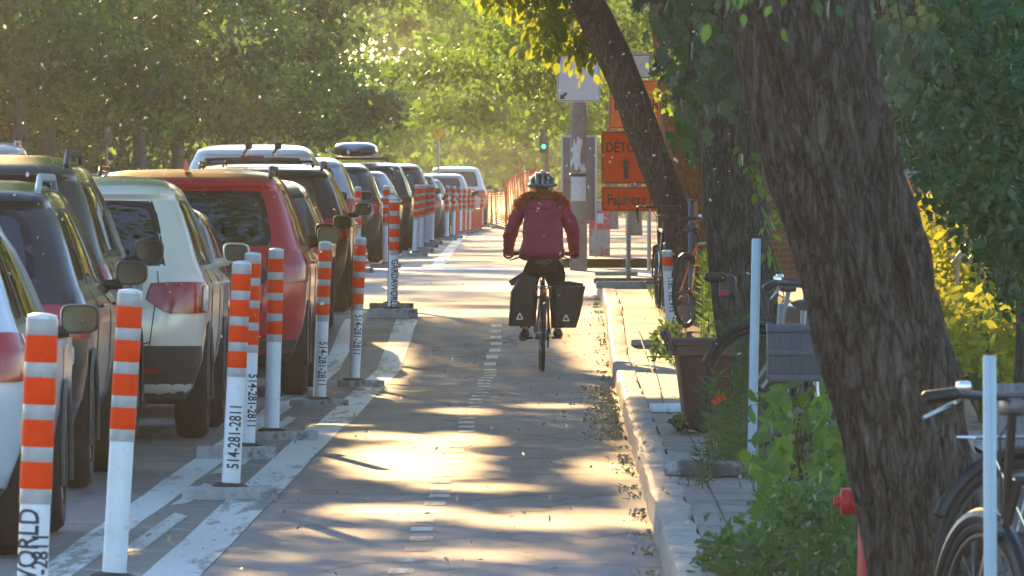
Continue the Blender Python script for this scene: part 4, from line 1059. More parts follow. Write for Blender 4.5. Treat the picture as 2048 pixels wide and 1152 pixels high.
for sd in (1, -1):
    mb = MB(); mb.torus((sd * .289, .69, 1.028), .04, .009, 'Y', 18, 6); mb.build('cuff', JK, cyc)
# trousers and shoes
tn = [V3(0, .245, 1.0), V3(0, .25, .93), V3(.09, .28, .93), V3(.122, .50, .82), V3(.13, .67, .74), V3(.135, .60, .55), V3(.14, .525, .37), V3(-.09, .28, .92), V3(-.115, .42, .78), V3(-.13, .53, .66), V3(-.145, .36, .52), V3(-.15, .20, .37)]
te = [(0, 1), (1, 2), (2, 3), (3, 4), (4, 5), (5, 6), (1, 7), (7, 8), (8, 9), (9, 10), (10, 11)]
tr_ = [(.17, .13), (.17, .14), .12, .095, .075, .064, .054, .12, .095, .075, .064, .054]
skin('trousers', tn, te, tr_, TR, cyc, 2)
for a, b, lb in ((J['anR'], J['toR'], 1), (J['anL'], J['toL'], -1)):
    dv = (b - a).normalized()
    skin('shoe', [a + V3(0, -.04, -.05), a + V3(0, .02, -.035), b + V3(0, -.02, -.01), b + V3(0, .05, -.02)], [(0, 1), (1, 2), (2, 3)], [(.042, .04), (.046, .048), (.045, .032), (.03, .022)], M['black'], cyc, 2)
# hair: curly strands out over both shoulders
mb = MB()
for k in range(620):
    sd = random.choice((-1, 1)); a = random.uniform(-1.0, 1.0)
    p0 = hc + V3(sd * random.uniform(.05, .088), random.uniform(-.06, .03), random.uniform(-.13, -.06))
    ex = min(.27, max(.06, random.gauss(.17, .055))); end = V3(sd * ex, .40 + random.gauss(0, .045), 1.545 - .52 * ex + random.gauss(0, .03)); end = p0.lerp(end, random.uniform(.7, 1.08))
    pts = []; ph = random.uniform(0, 6); am = random.uniform(.006, .016)
    for i in range(9):
        u_ = i / 8; q = p0.lerp(end, u_) + V3(sd * .045 * math.sin(u_ * math.pi), -.03 * math.sin(u_ * math.pi), .015 * math.sin(u_ * math.pi))
        pts.append(q + V3(am * math.sin(ph + u_ * 16), am * math.cos(ph + u_ * 16), am * .7 * math.sin(ph * 2 + u_ * 13)))
    mb.tube(pts, [.003] * 7 + [.0025, .001], 4, cap=False)
for k in range(70):
    p0 = hc + V3(random.uniform(-.07, .07), -.075 + random.uniform(-.01, .02), random.uniform(-.06, .0)); end = V3(random.gauss(0, .05), .33, random.gauss(1.47, .02)); ph = random.uniform(0, 6)
    mb.tube([p0.lerp(end, i / 6) + V3(.01 * math.sin(ph + i * 2), .01 * math.cos(ph + i * 2), 0) for i in range(7)], .004, 4, cap=False)
hm, hnt, hout = _nodes('auburn_hair_strands'); hp = N(hnt, 'ShaderNodeBsdfPrincipled', Roughness=.45); hp.inputs['Base Color'].default_value = (.28, .08, .025, 1)
ht = N(hnt, 'ShaderNodeBsdfTranslucent'); ht.inputs[0].default_value = (.9, .3, .06, 1); hx = N(hnt, 'ShaderNodeMixShader'); hx.inputs[0].default_value = .5
L(hnt, hp.outputs[0], hx.inputs[1]); L(hnt, ht.outputs[0], hx.inputs[2]); L(hnt, hx.outputs[0], hout.inputs[0])
mb.build('hair', hm, cyc)
# helmet
HC = hc + V3(0, -.005, .018)
mb = MB()
def hpt(a, e, r=1.0): return HC + V3(.108 * r * math.cos(e) * math.sin(a), .132 * r * math.cos(e) * -math.cos(a), .098 * r * math.sin(e))
nA, nE = 24, 8
for j in range(nE + 1):
    e = lerp(-.25, 1.45, j / nE)
    for i in range(nA): mb.v.append(tuple(hpt(2 * math.pi * i / nA, e)))
for j in range(nE):
    for i in range(nA):
        i2 = (i + 1) % nA; mb.f.append((j * nA + i, j * nA + i2, (j + 1) * nA + i2, (j + 1) * nA + i)); mb.m.append(0)
mb.build('helmet_core', M['black'], cyc)
hl = MB()
for k in range(-2, 3):      # ribs front to back with open vents between
    x = k * .044
    pts = []
    for q in np.linspace(-.15, math.pi + .15, 15):
        cz = math.sin(q); cy = -math.cos(q); w_ = math.sqrt(max(.05, 1 - (x / .108) ** 2)); pts.append(HC + V3(x * (1 + .1 * cz), .136 * cy * w_, .100 * cz * (.25 + .75 * w_ ** 1.5) - .01 * abs(x) / .044))
    hl.tube(pts, .0165, 8, flat=.95)
hl.torus(HC + V3(0, 0, -.018), .112, .0, 'X', 3, 3)
rim_ = [HC + V3(.114 * math.sin(a), -.138 * math.cos(a), -.02) for a in np.linspace(0, 2 * math.pi, 25)]
hl.tube(rim_, .019, 8)
hl.build('helmet_shell', mat('helmet_grey', (.1, .105, .115), .25, coat=1), cyc)
mb = MB(); mb.tube([hc + V3(-.075, -.045, -.05), hc + V3(-.04, -.088, -.065), hc + V3(.04, -.088, -.065), hc + V3(.075, -.045, -.05)], .011, 6, flat=1.5); mb.build('helmet_strap', M['rim'], cyc)
mb = MB(); mb.torus((hc.x, hc.y - .03, 1.505), .07, .03, 'X', 3, 3); mb = MB()
mb.tube([V3(.075 * math.sin(a), .475 - .07 * math.cos(a), 1.525) for a in np.linspace(0, 2 * math.pi, 17)], .026, 8); mb.build('collar', M['rim'], cyc)

# ------------------------------------------------------------------ parked bicycles on the right
bicycle('nearest dark bicycle at the lower right corner, its silver fork behind the blue post', (2.05, 25.3, -.08), R(62), (.02, .02, .025), bars='flat', fenders=True, rack=True, steer=R(-42), spokes=20, handle_h=1.04, group='bicycles along the sidewalk')
bicycle('black bicycle standing behind the nearest one at the right edge', (1.50, 29.4, 0.0), R(-62), (.03, .03, .035), bars='city', fenders=True, rack=True, group='bicycles along the sidewalk')
bicycle('dark bicycle carrying the grey crate behind the big tree', at(1606, 1000, 440, .11), R(-12), (.02, .02, .022), bars='city', handle_h=.96, rack=True, group='bicycles along the sidewalk')
bicycle('bicycle with flat bars and a pink pocketed bag, standing before the brown bin', (1.42, 51.3, .12), R(166), (.3, .3, .32), bars='flat', fenders=True, steer=R(-48), spokes=20, handle_h=.93, group='bicycles along the sidewalk')
bicycle('drop bar bicycle seen edge on beside the leaning trunk', at(1330, 690, 206, .13), R(3), (.05, .03, .05), bars='drop', group='bicycles along the sidewalk')
bicycle('orange bicycle turned sideways behind the drop bar one', at(1372, 690, 214, .13), R(-22), (.7, .14, .03), bars='flat', fenders=True, group='bicycles along the sidewalk')
# grey crate
d_ = F / 447; t = thing('crate', 'slatted grey plastic crate on the bicycle behind the big tree', 'crate', ((1612 - VX) / 447, d_, .11 + .60))
W_, D_, H_ = .34, .28, .25
for sx in (1, -1):
    mb = MB()
    for k in range(9): mb.bbox((sx * (W_ / 2), -D_ / 2 + .02 + k * (D_ - .04) / 8, H_ / 2), (.008, .012, H_), bev=.002)
    mb.bbox((sx * W_ / 2, 0, H_ - .02), (.012, D_, .04), bev=.003); mb.build('side_panel', M['greycrate'], t)
for sy in (1, -1):
    mb = MB()
    mb.bbox((0, sy * D_ / 2, H_ * .45), (W_, .006, H_ * .9), bev=.002)
    for k in range(8): mb.bbox((-W_ / 2 + .02 + k * (W_ - .04) / 7, sy * (D_ / 2 + .006), H_ / 2), (.012, .01, H_), bev=.002)
    for z in (.01, H_ * .5, H_ - .02): mb.bbox((0, sy * (D_ / 2 + .01), z), (W_, .014, .03), bev=.003)
    mb.build('end_panel', M['greycrate'], t)
mb = MB(); mb.box((0, 0, .005), (W_ - .02, D_ - .02, .01)); mb.build('bottom', M['greycrate'], t)
# bag on the white bike's bars
t = thing('handlebar_bag', 'small dark bag with a pink pocket hung on the flat bars above the bin', 'bag', at(1452, 590, 358)[:2] + (EYE - (590 - VY) / 358,))
mb = MB(); mb.bbox((.01, 0, .05), (.10, .11, .13), bev=.03); mb.build('bag_body', M['trim'], t)
mb = MB(); mb.bbox((-.01, -.062, .01), (.06, .02, .04), bev=.008); mb.build('pink_pocket', mat('pink_cloth', (.3, .03, .08), .6), t)
mb = MB(); mb.bbox((-.06, -.03, .1), (.13, .1, .05), bev=.02); mb.build('flap', M['black'], t)
# plank and tube
mb = MB(); mb.bbox((0, 0, .5), (.075, .03, 1.02), bev=.006); o = mb.build('board', mat('orange_wood', (.5, .12, .03), .4, var=.25, stretch=(1, 1, .2))); o.location = at(1393, 690, 196, .13); o.rotation_euler.y = R(-1.5)
tag(o, 'narrow upright orange board against the leaning trunk', 'board')
mb = MB(); mb.tube([(0, 0, 0), (0, 0, 1.0)], .026, 12); mb.lathe([(.026, 1.0), (.034, 1.01), (.034, 1.04), (0, 1.045)], n=12); o = mb.build('tube', mat('dark_blue_tube', (.06, .1, .2), .4)); o.location = at(1382, 690, 202, .13)
tag(o, 'upright dark blue tube just left of the orange board', 'tube')
post_ = make_post(at(1342, 700, 214, .13), .73, R(-3), None, 'white lettered post among the parked bicycles, only its orange tip band left', texts=[(PH, .32, False, .09, .047, .6)], bands=1)

# ------------------------------------------------------------------ brown bin
s = 337; t = thing('wheeled_bin', 'brown wheeled compost bin standing on the sidewalk with its lid shut', 'bin', at(1404, 866, s, .13), R(4))
def taper(mb, x0, x1, y0, y1, z0, x2, x3, y2, y3, z1, bev=0):
    mb.add([(x0, y0, z0), (x1, y0, z0), (x1, y1, z0), (x0, y1, z0), (x2, y2, z1), (x3, y2, z1), (x3, y3, z1), (x2, y3, z1)], [(0, 3, 2, 1), (4, 5, 6, 7), (0, 1, 5, 4), (1, 2, 6, 5), (2, 3, 7, 6), (3, 0, 4, 7)])
def rtaper(mb, rings, k=24, e=.25):
    b = len(mb.v)
    for (x0, x1, y0, y1, z) in rings:
        for i in range(k):
            q = 2 * math.pi * i / k; c_, s_ = math.cos(q), math.sin(q); c_ = math.copysign(abs(c_) ** e, c_); s_ = math.copysign(abs(s_) ** e, s_)
            mb.v.append(((x0 + x1) / 2 + (x1 - x0) / 2 * c_, (y0 + y1) / 2 + (y1 - y0) / 2 * s_, z))
    n = len(rings)
    for j in range(n - 1):
        for i in range(k): mb.f.append((b + j * k + i, b + j * k + (i + 1) % k, b + (j + 1) * k + (i + 1) % k, b + (j + 1) * k + i)); mb.m.append(0)
    mb.f.append(tuple(b + i for i in range(k))[::-1]); mb.m.append(0); mb.f.append(tuple(b + (n - 1) * k + i for i in range(k))); mb.m.append(0)
mb = MB(); rtaper(mb, [(-.10, .15, -.14, .14, .02), (-.105, .155, -.15, .15, .04), (-.155, .175, -.19, .18, .44), (-.16, .18, -.195, .185, .455), (-.19, .185, -.21, .19, .46), (-.19, .185, -.21, .19, .52)]); mb.build('bin_body', M['brownbin'], t)
mb = MB(); rtaper(mb, [(-.20, .19, -.22, .2, .522), (-.2, .19, -.22, .2, .54), (-.19, .18, -.2, .19, .555), (-.12, .12, -.12, .12, .562)]); mb.build('lid', M['brownbin'], t)
mb = MB(); mb.tube([(-.17, -.17, .47), (-.225, -.17, .6), (-.225, .15, .6), (-.17, .15, .47)], .017, 8); mb.build('handle', M['brownbin'], t)
for y in (-.15, .15):
    mb = MB(); mb.lathe([(0, -.02), (.07, -.02), (.078, -.01), (.078, .01), (.07, .02), (0, .02)], c=(-.02 + .02, y * 1.05, .078), n=20, axis='Y'); mb.build('wheel', M['blackrub'], t)

# ------------------------------------------------------------------ hydrant and marker
s = 565; t = thing('hydrant', 'red fire hydrant half hidden behind the big trunk', 'fire hydrant', at(1764, 1060, s, .09))
mb = MB(); mb.lathe([(.13, 0), (.13, .03), (.09, .04), (.085, .3), (.1, .31), (.1, .34), (.082, .35), (.08, .36), (.105, .40), (.085, .45), (.045, .49), (.022, .5), (.02, .53), (0, .535)], n=20)
mb.build('barrel', M['red'], t)
for sd in (1, -1):
    mb = MB(); mb.lathe([(.04, sd * .07), (.042, sd * .11), (.05, sd * .115), (.05, sd * .145), (.022, sd * .15), (.02, sd * .17), (0, sd * .172)], c=(0, 0, .36), n=14, axis='X'); mb.build('side_cap', M['red'], t)
mb = MB(); mb.lathe([(.05, -.07), (.052, -.12), (.06, -.125), (.06, -.155), (.02, -.16), (0, -.18)], c=(0, 0, .3), n=14, axis='Y'); mb.build('front_cap', M['red'], t)
mb = MB(); mb.prism([(-.03, 0), (.045, 0), (.018, .30), (-.02, .30)], -.015, .015); mb.build('pennant', mat('red_orange_cloth', (.6, .05, .03), .7), None); o = bpy.context.scene.collection.objects[-1]
o.location = at(1752, 1200, 560, .1); tag(o, 'red and orange hanging strip below the hydrant, left of the trunk', 'marker')

# ------------------------------------------------------------------ signs
def rrect(w_, h_, r, n=6):
    pts = []
    for cx, cz, a0 in ((w_ / 2 - r, h_ / 2 - r, 0), (-w_ / 2 + r, h_ / 2 - r, 90), (-w_ / 2 + r, -h_ / 2 + r, 180), (w_ / 2 - r, -h_ / 2 + r, 270)):
        for i in range(n + 1):
            a = R(a0 + 90 * i / n); pts.append((cx + r * math.cos(a), cz + r * math.sin(a)))
    return pts
def panel(parent, cx, cz, w_, h_, m, y=0, r=.03, name='panel', border=None, th=.004, bw=.008, inset=.014):
    mb = MB(); mb.prism([(cx + x, cz + z) for x, z in rrect(w_, h_, r)], y - th, y); o = mb.build(name, m, parent, sharp=30)
    if border:
        mb = MB(); A = rrect(w_ - 2 * inset, h_ - 2 * inset, r * .8); B = rrect(w_ - 2 * inset - 2 * bw, h_ - 2 * inset - 2 * bw, r * .6); n = len(A)
        for x, z in A: mb.v.append((cx + x, y - th - .002, cz + z))
        for x, z in B: mb.v.append((cx + x, y - th - .002, cz + z))
        mb.f += [(i, (i + 1) % n, n + (i + 1) % n, n + i) for i in range(n)]; mb.m += [0] * n; mb.build('border', border, parent, smooth=False)
    return o
INK = mat('sign_print', (.05, .012, .01), .5)
s = 173; d = F / s; zg = gz(d); xc = (1257 - VX) / s
t = thing('detour_sign', 'bright orange detour sign with an up arrow above a street name tab', 'detour sign', (xc, d, zg + .13))
def zz(y): return EYE - (y - VY) / s - zg - .13
wS = 108 / s
panel(t, .0 - .005, (zz(262) + zz(368)) / 2, wS, 106 / s, M['signorange'], border=INK, r=.03)
panel(t, .03, (zz(373) + zz(423)) / 2, wS * 1.0 + .06, 50 / s, M['signorange'], y=-.002, r=.025, name='name_tab', border=INK)
mb = MB(); flat_text(mb, 'DÉTOUR', .165, -.005, -.009, zz(296), xs=.80, bold=.002); mb.build('lettering', INK, t, smooth=False)
mb = MB(); flat_text(mb, 'Papineau N', .175, .045, -.009, zz(400), xs=.72, bold=.003); mb.build('lettering', INK, t, smooth=False)
mb = MB(); xa = (1252 - 1257) / s; a0, a1 = zz(357), zz(315)
mb.prism([(xa - .028, a0), (xa + .028, a0), (xa + .028, a1 - .06), (xa + .062, a1 - .085), (xa, a1), (xa - .062, a1 - .085), (xa - .028, a1 - .06)], -.012, -.006); mb.build('arrow', INK, t, smooth=False)
mb = MB(); mb.bbox((0, .03, zz(262) / 2 - .02), (.055, .05, zz(262)), bev=.008)
mb.build('post', M['galv'], t)
mb = MB()
for i in range(46): mb.lathe([(0, 0), (.009, 0)], c=(0, .004, .08 + i * .036), n=8, axis='Y')
mb.build('post_holes', M['black'], t)
mb = MB(); mb.bbox((-.03, 0, .045), (.74, .5, .07), rz=.02, bev=.02); mb.build('base', mat('weathered_plank', (.16, .12, .09), .8, var=.3), t)
mb = MB(); mb.bbox((-.14, .3, .13), (.5, .25, .05), bev=.02); mb.build('base_weight', M['baseblock'], t)
# second, farther sign
s = 150; d = F / s; zg = gz(d) + .1; xc = (1268 - VX) / s
t = thing('detour_sign', 'faded orange sign on a grey post, mostly behind the leaning trunk', 'road sign', (xc, d, zg))
def zz(y): return EYE - (y - VY) / s - zg
panel(t, 0, (zz(160) + zz(258)) / 2, 100 / s, 98 / s, M['signorange2'], r=.03, border=INK)
mb = MB(); flat_text(mb, 'DÉTOUR', .2, .03, -.009, zz(210), xs=.75, bold=.003); mb.build('lettering', INK, t, smooth=False)
panel(t, -.02, (zz(108) + zz(157)) / 2, 74 / s, 49 / s, M['signwhite'], y=-.001, r=.02, name='white_panel', border=M['bluepaint'], bw=.016, inset=.006)
mb = MB(); mb.tube([((1298 - 1268) / s, .04, 0), ((1298 - 1268) / s, .04, zz(108))], .028, 10); mb.build('post', M['galv'], t)

# utility pole
s = 140; d = F / s; zg = gz(d); xc = (1157 - VX) / s
t = thing('utility_pole', 'round grey utility pole plastered with posters at the far corner', 'pole', (xc, d, zg))
def zz(y): return EYE - (y - VY) / s - zg
mb = MB(); mb.tube([(0, 0, 0), (0, 0, 1.5), (.0, 0, 8.5)], [.125, .117, .10], 24); mb.build('shaft', M['pole'], t)
def wrap_panel(z0, z1, a0, a1, m, name, rad=.127, ragged=0):
    mb = MB(); nx_, nz_ = 8, 6
    for j in range(nz_ + 1):
        for i in range(nx_ + 1):
            a = lerp(a0, a1, i / nx_); e = ragged * mnoise.noise((i * 1.3, j * 1.7, z0 * 5)); z = lerp(z0, z1, j / nz_) + (e if j in (0, nz_) else 0); a += (e * 3 if i in (0, nx_) else 0)
            mb.v.append((rad * math.sin(a), -rad * math.cos(a), z))
    for j in range(nz_):
        for i in range(nx_): q = j * (nx_ + 1) + i; mb.f.append((q, q + 1, q + nx_ + 2, q + nx_ + 1)); mb.m.append(0)
    return mb.build(name, m, t)
wrap_panel(zz(402), zz(354), -.95, .95, M['paper'], 'poster')
wrap_panel(zz(328), zz(285), -.85, .35, M['paper'], 'torn_poster', ragged=.25)
wrap_panel(zz(348), zz(330), .2, .85, M['paper'], 'torn_poster', ragged=.12)
mb = MB(); mb.lathe([(.1215, zz(352)), (.13, zz(351)), (.13, zz(348)), (.1215, zz(347))], n=24); mb.build('metal_strap', M['black'], t)
t = thing('parking_sign', 'white square sign with a small arrow in its lower left corner, high on the pole', 'parking sign', (xc, d - .14, zg))
panel(t, .0, (zz(112) + zz(204)) / 2, 86 / s, 92 / s, M['signwhite'], r=.04, border=M['ink'], bw=.008, inset=.012)
mb = MB(); ax, az = (1127 - 1157) / s, zz(192)
def rotp(p, a): return (ax + p[0] * math.cos(a) - p[1] * math.sin(a), az + p[0] * math.sin(a) + p[1] * math.cos(a))
mb.prism([rotp(q, R(225 - 90)) for q in ((-.02, -.06), (.02, -.06), (.02, .01), (.05, .01), (0, .07), (-.05, .01), (-.02, .01))], -.009, -.006); mb.build('arrow', M['ink'], t, smooth=False)
mb = MB(); mb.bbox((0, .02, (zz(112) + zz(204)) / 2), (.06, .03, .3), bev=.005); mb.build('bracket', M['galv'], t)
# board behind the pole (back of a display case)
s = 134; d = F / s; zg = gz(d) + .1
t = thing('display_board', 'tall dark grey display board with a bright edge behind the pole', 'display board', ((1158 - VX) / s, d, zg))
def zz(y): return EYE - (y - VY) / s - zg
mb = MB(); mb.bbox((0, 0, (zz(275) + zz(440)) / 2), (66 / s, .08, 165 / s), bev=.006); mb.build('panel', M['signback'], t)
for x in (-1, 1):
    mb = MB(); mb.bbox((x * 34 / s, 0, zz(272) / 2), (.03, .1, zz(272)), bev=.005); mb.build('upright', M['galv'], t)
mb = MB(); mb.bbox((0, 0, zz(273)), (70 / s, .1, .03), bev=.005); mb.build('top_rail', M['galv'], t)
# graffiti cabinet
s = 132; d = F / s; zg = gz(d) + .1
t = thing('utility_cabinet', 'narrow street cabinet covered in red and white graffiti right of the pole', 'cabinet', ((1199 - VX) / s, d, zg))
def zz(y): return EYE - (y - VY) / s - zg
mb = MB(); mb.bbox((0, 0, zz(404) / 2), (42 / s, .3, zz(404)), bev=.012); mb.build('case', M['graf'], t)
mb = MB(); mb.bbox((.0, -.155, zz(440)), (.3, .012, .28), bev=.004); mb.build('red_poster', mat('red_poster', (.6, .06, .09), .6, var=.5, scale=12, dirt=((.65, .5, .52), 9, .55)), t)
mb = MB(); mb.bbox((.0, -.165, zz(437)), (.12, .012, .15), bev=.004); mb.build('white_sticker', M['paper'], t)
mb = MB(); mb.bbox((.0, 0, zz(404) + .015), (44 / s, .34, .04), bev=.01); mb.build('top_cap', M['galv'], t)
# traffic lights far off
s = 66; d = F / s; zg = gz(d)
t = thing('traffic_light', 'small far traffic light showing green above the cyclist', 'traffic light', ((1094 - VX) / s, d, zg))
def zz(y): return EYE - (y - VY) / s - zg
mb = MB(); mb.tube([(0, .1, 0), (0, .1, zz(268))], .07, 10); mb.build('post', M['barkfar'], t)
mb = MB(); mb.bbox((-.1, 0, zz(282)), (.26, .2, .75), bev=.04); mb.build('housing', M['black'], t)
mb = MB(); mb.lathe([(0, -.13), (.055, -.12), (.065, -.1)], c=(-.1, 0, zz(293)), n=16, axis='Y'); mb.build('green_lens', emit('green_signal', (.02, .8, .4), 1.3), t)
for z_ in (zz(282), zz(271)):
    mb = MB(); mb.lathe([(0, -.12), (.09, -.11), (.1, -.1)], c=(-.1, 0, z_), n=14, axis='Y'); mb.build('dark_lens', M['trim'], t)
s = 70; d = F / s
t = thing('warning_sign', 'tiny yellow diamond warning sign over the far end of the car line', 'warning sign', ((877 - VX) / s, d, gz(d)))
hh = EYE - (266 - VY) / s - gz(d)
mb = MB(); q = .2; mb.prism([(0, hh - q), (q, hh), (0, hh + q), (-q, hh)], -.02, 0); mb.build('panel', mat('warning_yellow', (.8, .42, .02), .5), t, smooth=False)
mb = MB(); mb.tube([(0, .03, 0), (0, .03, hh)], .03, 8); mb.build('post', M['galv'], t)
# left side street sign, notice and posts
s = 96; d = F / s
t = thing('street_sign', 'pale pinkish rectangular sign on a thin post among the left trunks', 'sign', ((213 - VX) / s, d, gz(d) + .1))
hh = EYE - (272 - VY) / s - gz(d) - .1
panel(t, 0, hh, .24, .4, mat('faded_pink_sign', (.42, .3, .3), .6), r=.02); mb = MB(); mb.tube([(0, .02, 0), (0, .02, hh + .2)], .03, 8); mb.build('post', M['galv'], t)

# ------------------------------------------------------------------ construction netting
def netting(label, pts, h, s0=0, mesh=.09, post_every=1):
    t = thing('safety_fence', label, 'safety fence', pts[0]); o0 = Vector(pts[0])
    mb = MB(); P = []
    for a, b in zip(pts[:-1], pts[1:]):
        a, b = Vector(a) - o0, Vector(b) - o0; n = max(2, int((b - a).length / mesh))
        P += [a.lerp(b, i / n) for i in range(n)]
    P.append(Vector(pts[-1]) - o0)
    sag = lambda i: -.10 * abs(math.sin(i * .35)) * h
    for z in np.arange(.05, h + .01, mesh * .8):
        mb.tube([p + Vector((.02 * math.sin(i * .9 + z * 4), 0, z + (z / h) * sag(i))) for i, p in enumerate(P)], .013, 4, flat=.5)
    for i, p in enumerate(P): mb.tube([p + Vector((0, 0, .03)), p + Vector((0, 0, h + sag(i)))], .011, 4)
    mb.build('netting', M['net'], t)
    for p in pts:
        q = Vector(p) - o0; mb = MB(); mb.tube([q, q + Vector((0, 0, h + .12))], .03, 8); mb.build('stake', M['orange'], t)
def gp(x, s, z=0): d = F / s; return ((x - VX) / s, d, gz(d) + z)
netting('orange plastic netting wrapped low round the far post cluster', [gp(912, 80), gp(930, 77), gp(946, 73), gp(962, 66)], .62)
netting('orange netting along the right side of the far lane end', [gp(972, 56, .1), gp(992, 66, .1), gp(1012, 74, .1)], 1.0)
netting('taller orange netting rising behind the cyclist on the far right corner', [gp(1008, 62, .1), gp(1035, 66, .4), gp(1070, 70, .5)], 1.3)
netting('orange netting across the far end of the bike lane', [gp(955, 52, .0), gp(975, 51, 0), gp(1000, 50, 0)], 1.0)
# ------------------------------------------------------------------ trunks
def trunk(parent, path, rads, m, n=64, seg=90, amp=.012, ridge=11, name='trunk', flare=True):
    path = [Vector(p) for p in path]; mb = MB()
    T = np.linspace(0, len(path) - 1, seg)
    for t_ in T:
        i = min(int(t_), len(path) - 2); u = t_ - i
        p0 = path[max(i - 1, 0)]; p1 = path[i]; p2 = path[i + 1]; p3 = path[min(i + 2, len(path) - 1)]
        c = .5 * ((2 * p1) + (p2 - p0) * u + (2 * p0 - 5 * p1 + 4 * p2 - p3) * u * u + (3 * p1 - p0 - 3 * p2 + p3) * u ** 3)
        r = lerp(rads[i], rads[i + 1], u)
        for k in range(n):
            a = 2 * math.pi * k / n
            ca, sa = math.cos(a), math.sin(a)
            q = Vector((ca * ridge * r * 2.2, sa * ridge * r * 2.2, c.z * 2.6))
            h = abs(mnoise.noise(q)) * 2.2 - .6 + .5 * mnoise.noise(q * 2.3) + 1.2 * mnoise.noise(Vector((ca * 1.3, sa * 1.3, c.z * .9 + seedv[0])))
            rr = r + amp * h
            mb.v.append((c.x + ca * rr, c.y + sa * rr, c.z))
    for j in range(seg - 1):
        for k in range(n): mb.f.append((j * n + k, j * n + (k + 1) % n, (j + 1) * n + (k + 1) % n, (j + 1) * n + k)); mb.m.append(0)
    return mb.build(name, m, parent, sharp=180)
seedv = [0.0]
def limbs(parent, start, n, reach, m, up=.5, r0=.09, target=None):
    mb = MB()
    for k in range(n):
        a = random.uniform(0, 2 * math.pi); dv = Vector((math.cos(a), math.sin(a) * 1.0, up * random.uniform(.6, 1.6))).normalized()
        if target is not None and random.random() < .7: dv = ((Vector(target) - Vector(start)).normalized() + dv * .6).normalized()
        p = Vector(start) + Vector((0, 0, random.uniform(-.5, .5))); pts = [p]; rs = [r0 * random.uniform(.7, 1)]
        for i in range(5):
            dv = (dv + Vector((random.gauss(0, .18), random.gauss(0, .18), random.gauss(.02, .12)))).normalized(); p = p + dv * reach / 5; pts.append(p); rs.append(rs[0] * (1 - (i + 1) / 5.6))
            if i in (1, 2, 3):
                q = p; d2 = (dv + Vector((random.gauss(0, .6), random.gauss(0, .6), random.gauss(0, .4)))).normalized(); sub = [q]
                for _ in range(3): q = q + d2 * reach * .14; d2 = (d2 + Vector((random.gauss(0, .2),) * 3)).normalized(); sub.append(q)
                mb.tube(sub, [rs[-1] * .6, rs[-1] * .4, rs[-1] * .25, .006], 5, cap=False)
        mb.tube(pts, rs, 7, cap=False)
    return mb.build('limbs', m, parent)

# ------- sun patches on the lane: gaps cut in the unseen crowns to place them
def landing(P):
    """ground point of the sun ray that passes through P (level street)"""
    z = P[:, 2]; dl_ = z / math.tan(SUN_EL)
    return P[:, 0] - dl_ * math.sin(SUN_AZ), P[:, 1] - dl_ * math.cos(SUN_AZ)
GAPS = [(830, 925, 200, 54), (900, 880, 130, 20), (760, 872, 110, 11), (960, 975, 190, 10), (1120, 1040, 240, 24), (800, 1022, 190, 18), (700, 1065, 110, 8),
        (930, 823, 80, 9), (1100, 812, 120, 5), (1200, 940, 60, 40), (960, 1110, 240, 9), (1180, 690, 60, 70), (1230, 620, 120, 60)]
def gap_value(Xg, D):
    s = F / np.maximum(D, 5); x = VX + Xg * s; y = VY + EYE * s
    v = np.zeros_like(Xg)
    for cx, cy, rx, ry in GAPS:
        v = np.maximum(v, 1.25 - ((x - cx) / rx) ** 2 - ((y - cy) / ry) ** 2)
    v = np.maximum(v, np.where((Xg > .33) & (Xg < .50) & (D > 41), .8, 0))
    v = np.maximum(v, np.where((Xg > .3) & (Xg < 1.3) & (D > 62) & (D < 108), .9, 0))
    v = np.maximum(v, np.where((Xg > 1.2) & (Xg < 3.0) & (D > 68) & (D < 84), 1, 0))
    v = np.maximum(v, np.where((Xg > 2.9) & (Xg < 4.4) & (D > 47) & (D < 62), 1, 0))
    v = np.maximum(v, np.where((D > 86), .66, 0))
    v = np.maximum(v, np.where((Xg < -1.92) | ((Xg < -1.35) & (D > 60)), .8, 0))
    return v
def open_mask(P):
    Xg, D = landing(P); v = gap_value(Xg, D)
    part_ = np.where((Xg > -1.4) & (Xg < .6), np.where(D < 44, .74, np.where(D < 60, .58, .66)), 0)
    return (v > RNG.uniform(.35, .8, len(P))) | (RNG.uniform(0, 1, len(P)) < part_)

# crowns that shade the lane (they hang above the frame)
roots = {}
def street_tree(key, label, base, path, rads, bark, crown, limb_at, n_limb=7, reach=4.5, leaf='leaf_street', lsize=.13, nleaf=5000, group=None, amp=.012, target=None, seg=90, nn=64):
    t = thing('street_tree', label, 'tree', base, group=group); b = Vector(base)
    seedv[0] = random.uniform(0, 50)
    trunk(t, [Vector(p) - b for p in path], rads, M[bark], n=nn, seg=seg, amp=amp)
    limbs(t, Vector(limb_at) - b, n_limb, reach, M[bark], target=(Vector(target) - b) if target else None)
    roots[key] = (t, b, crown, leaf, lsize, nleaf)
    return t
def P3(x, y, s): return tuple(PX(x, y, s))
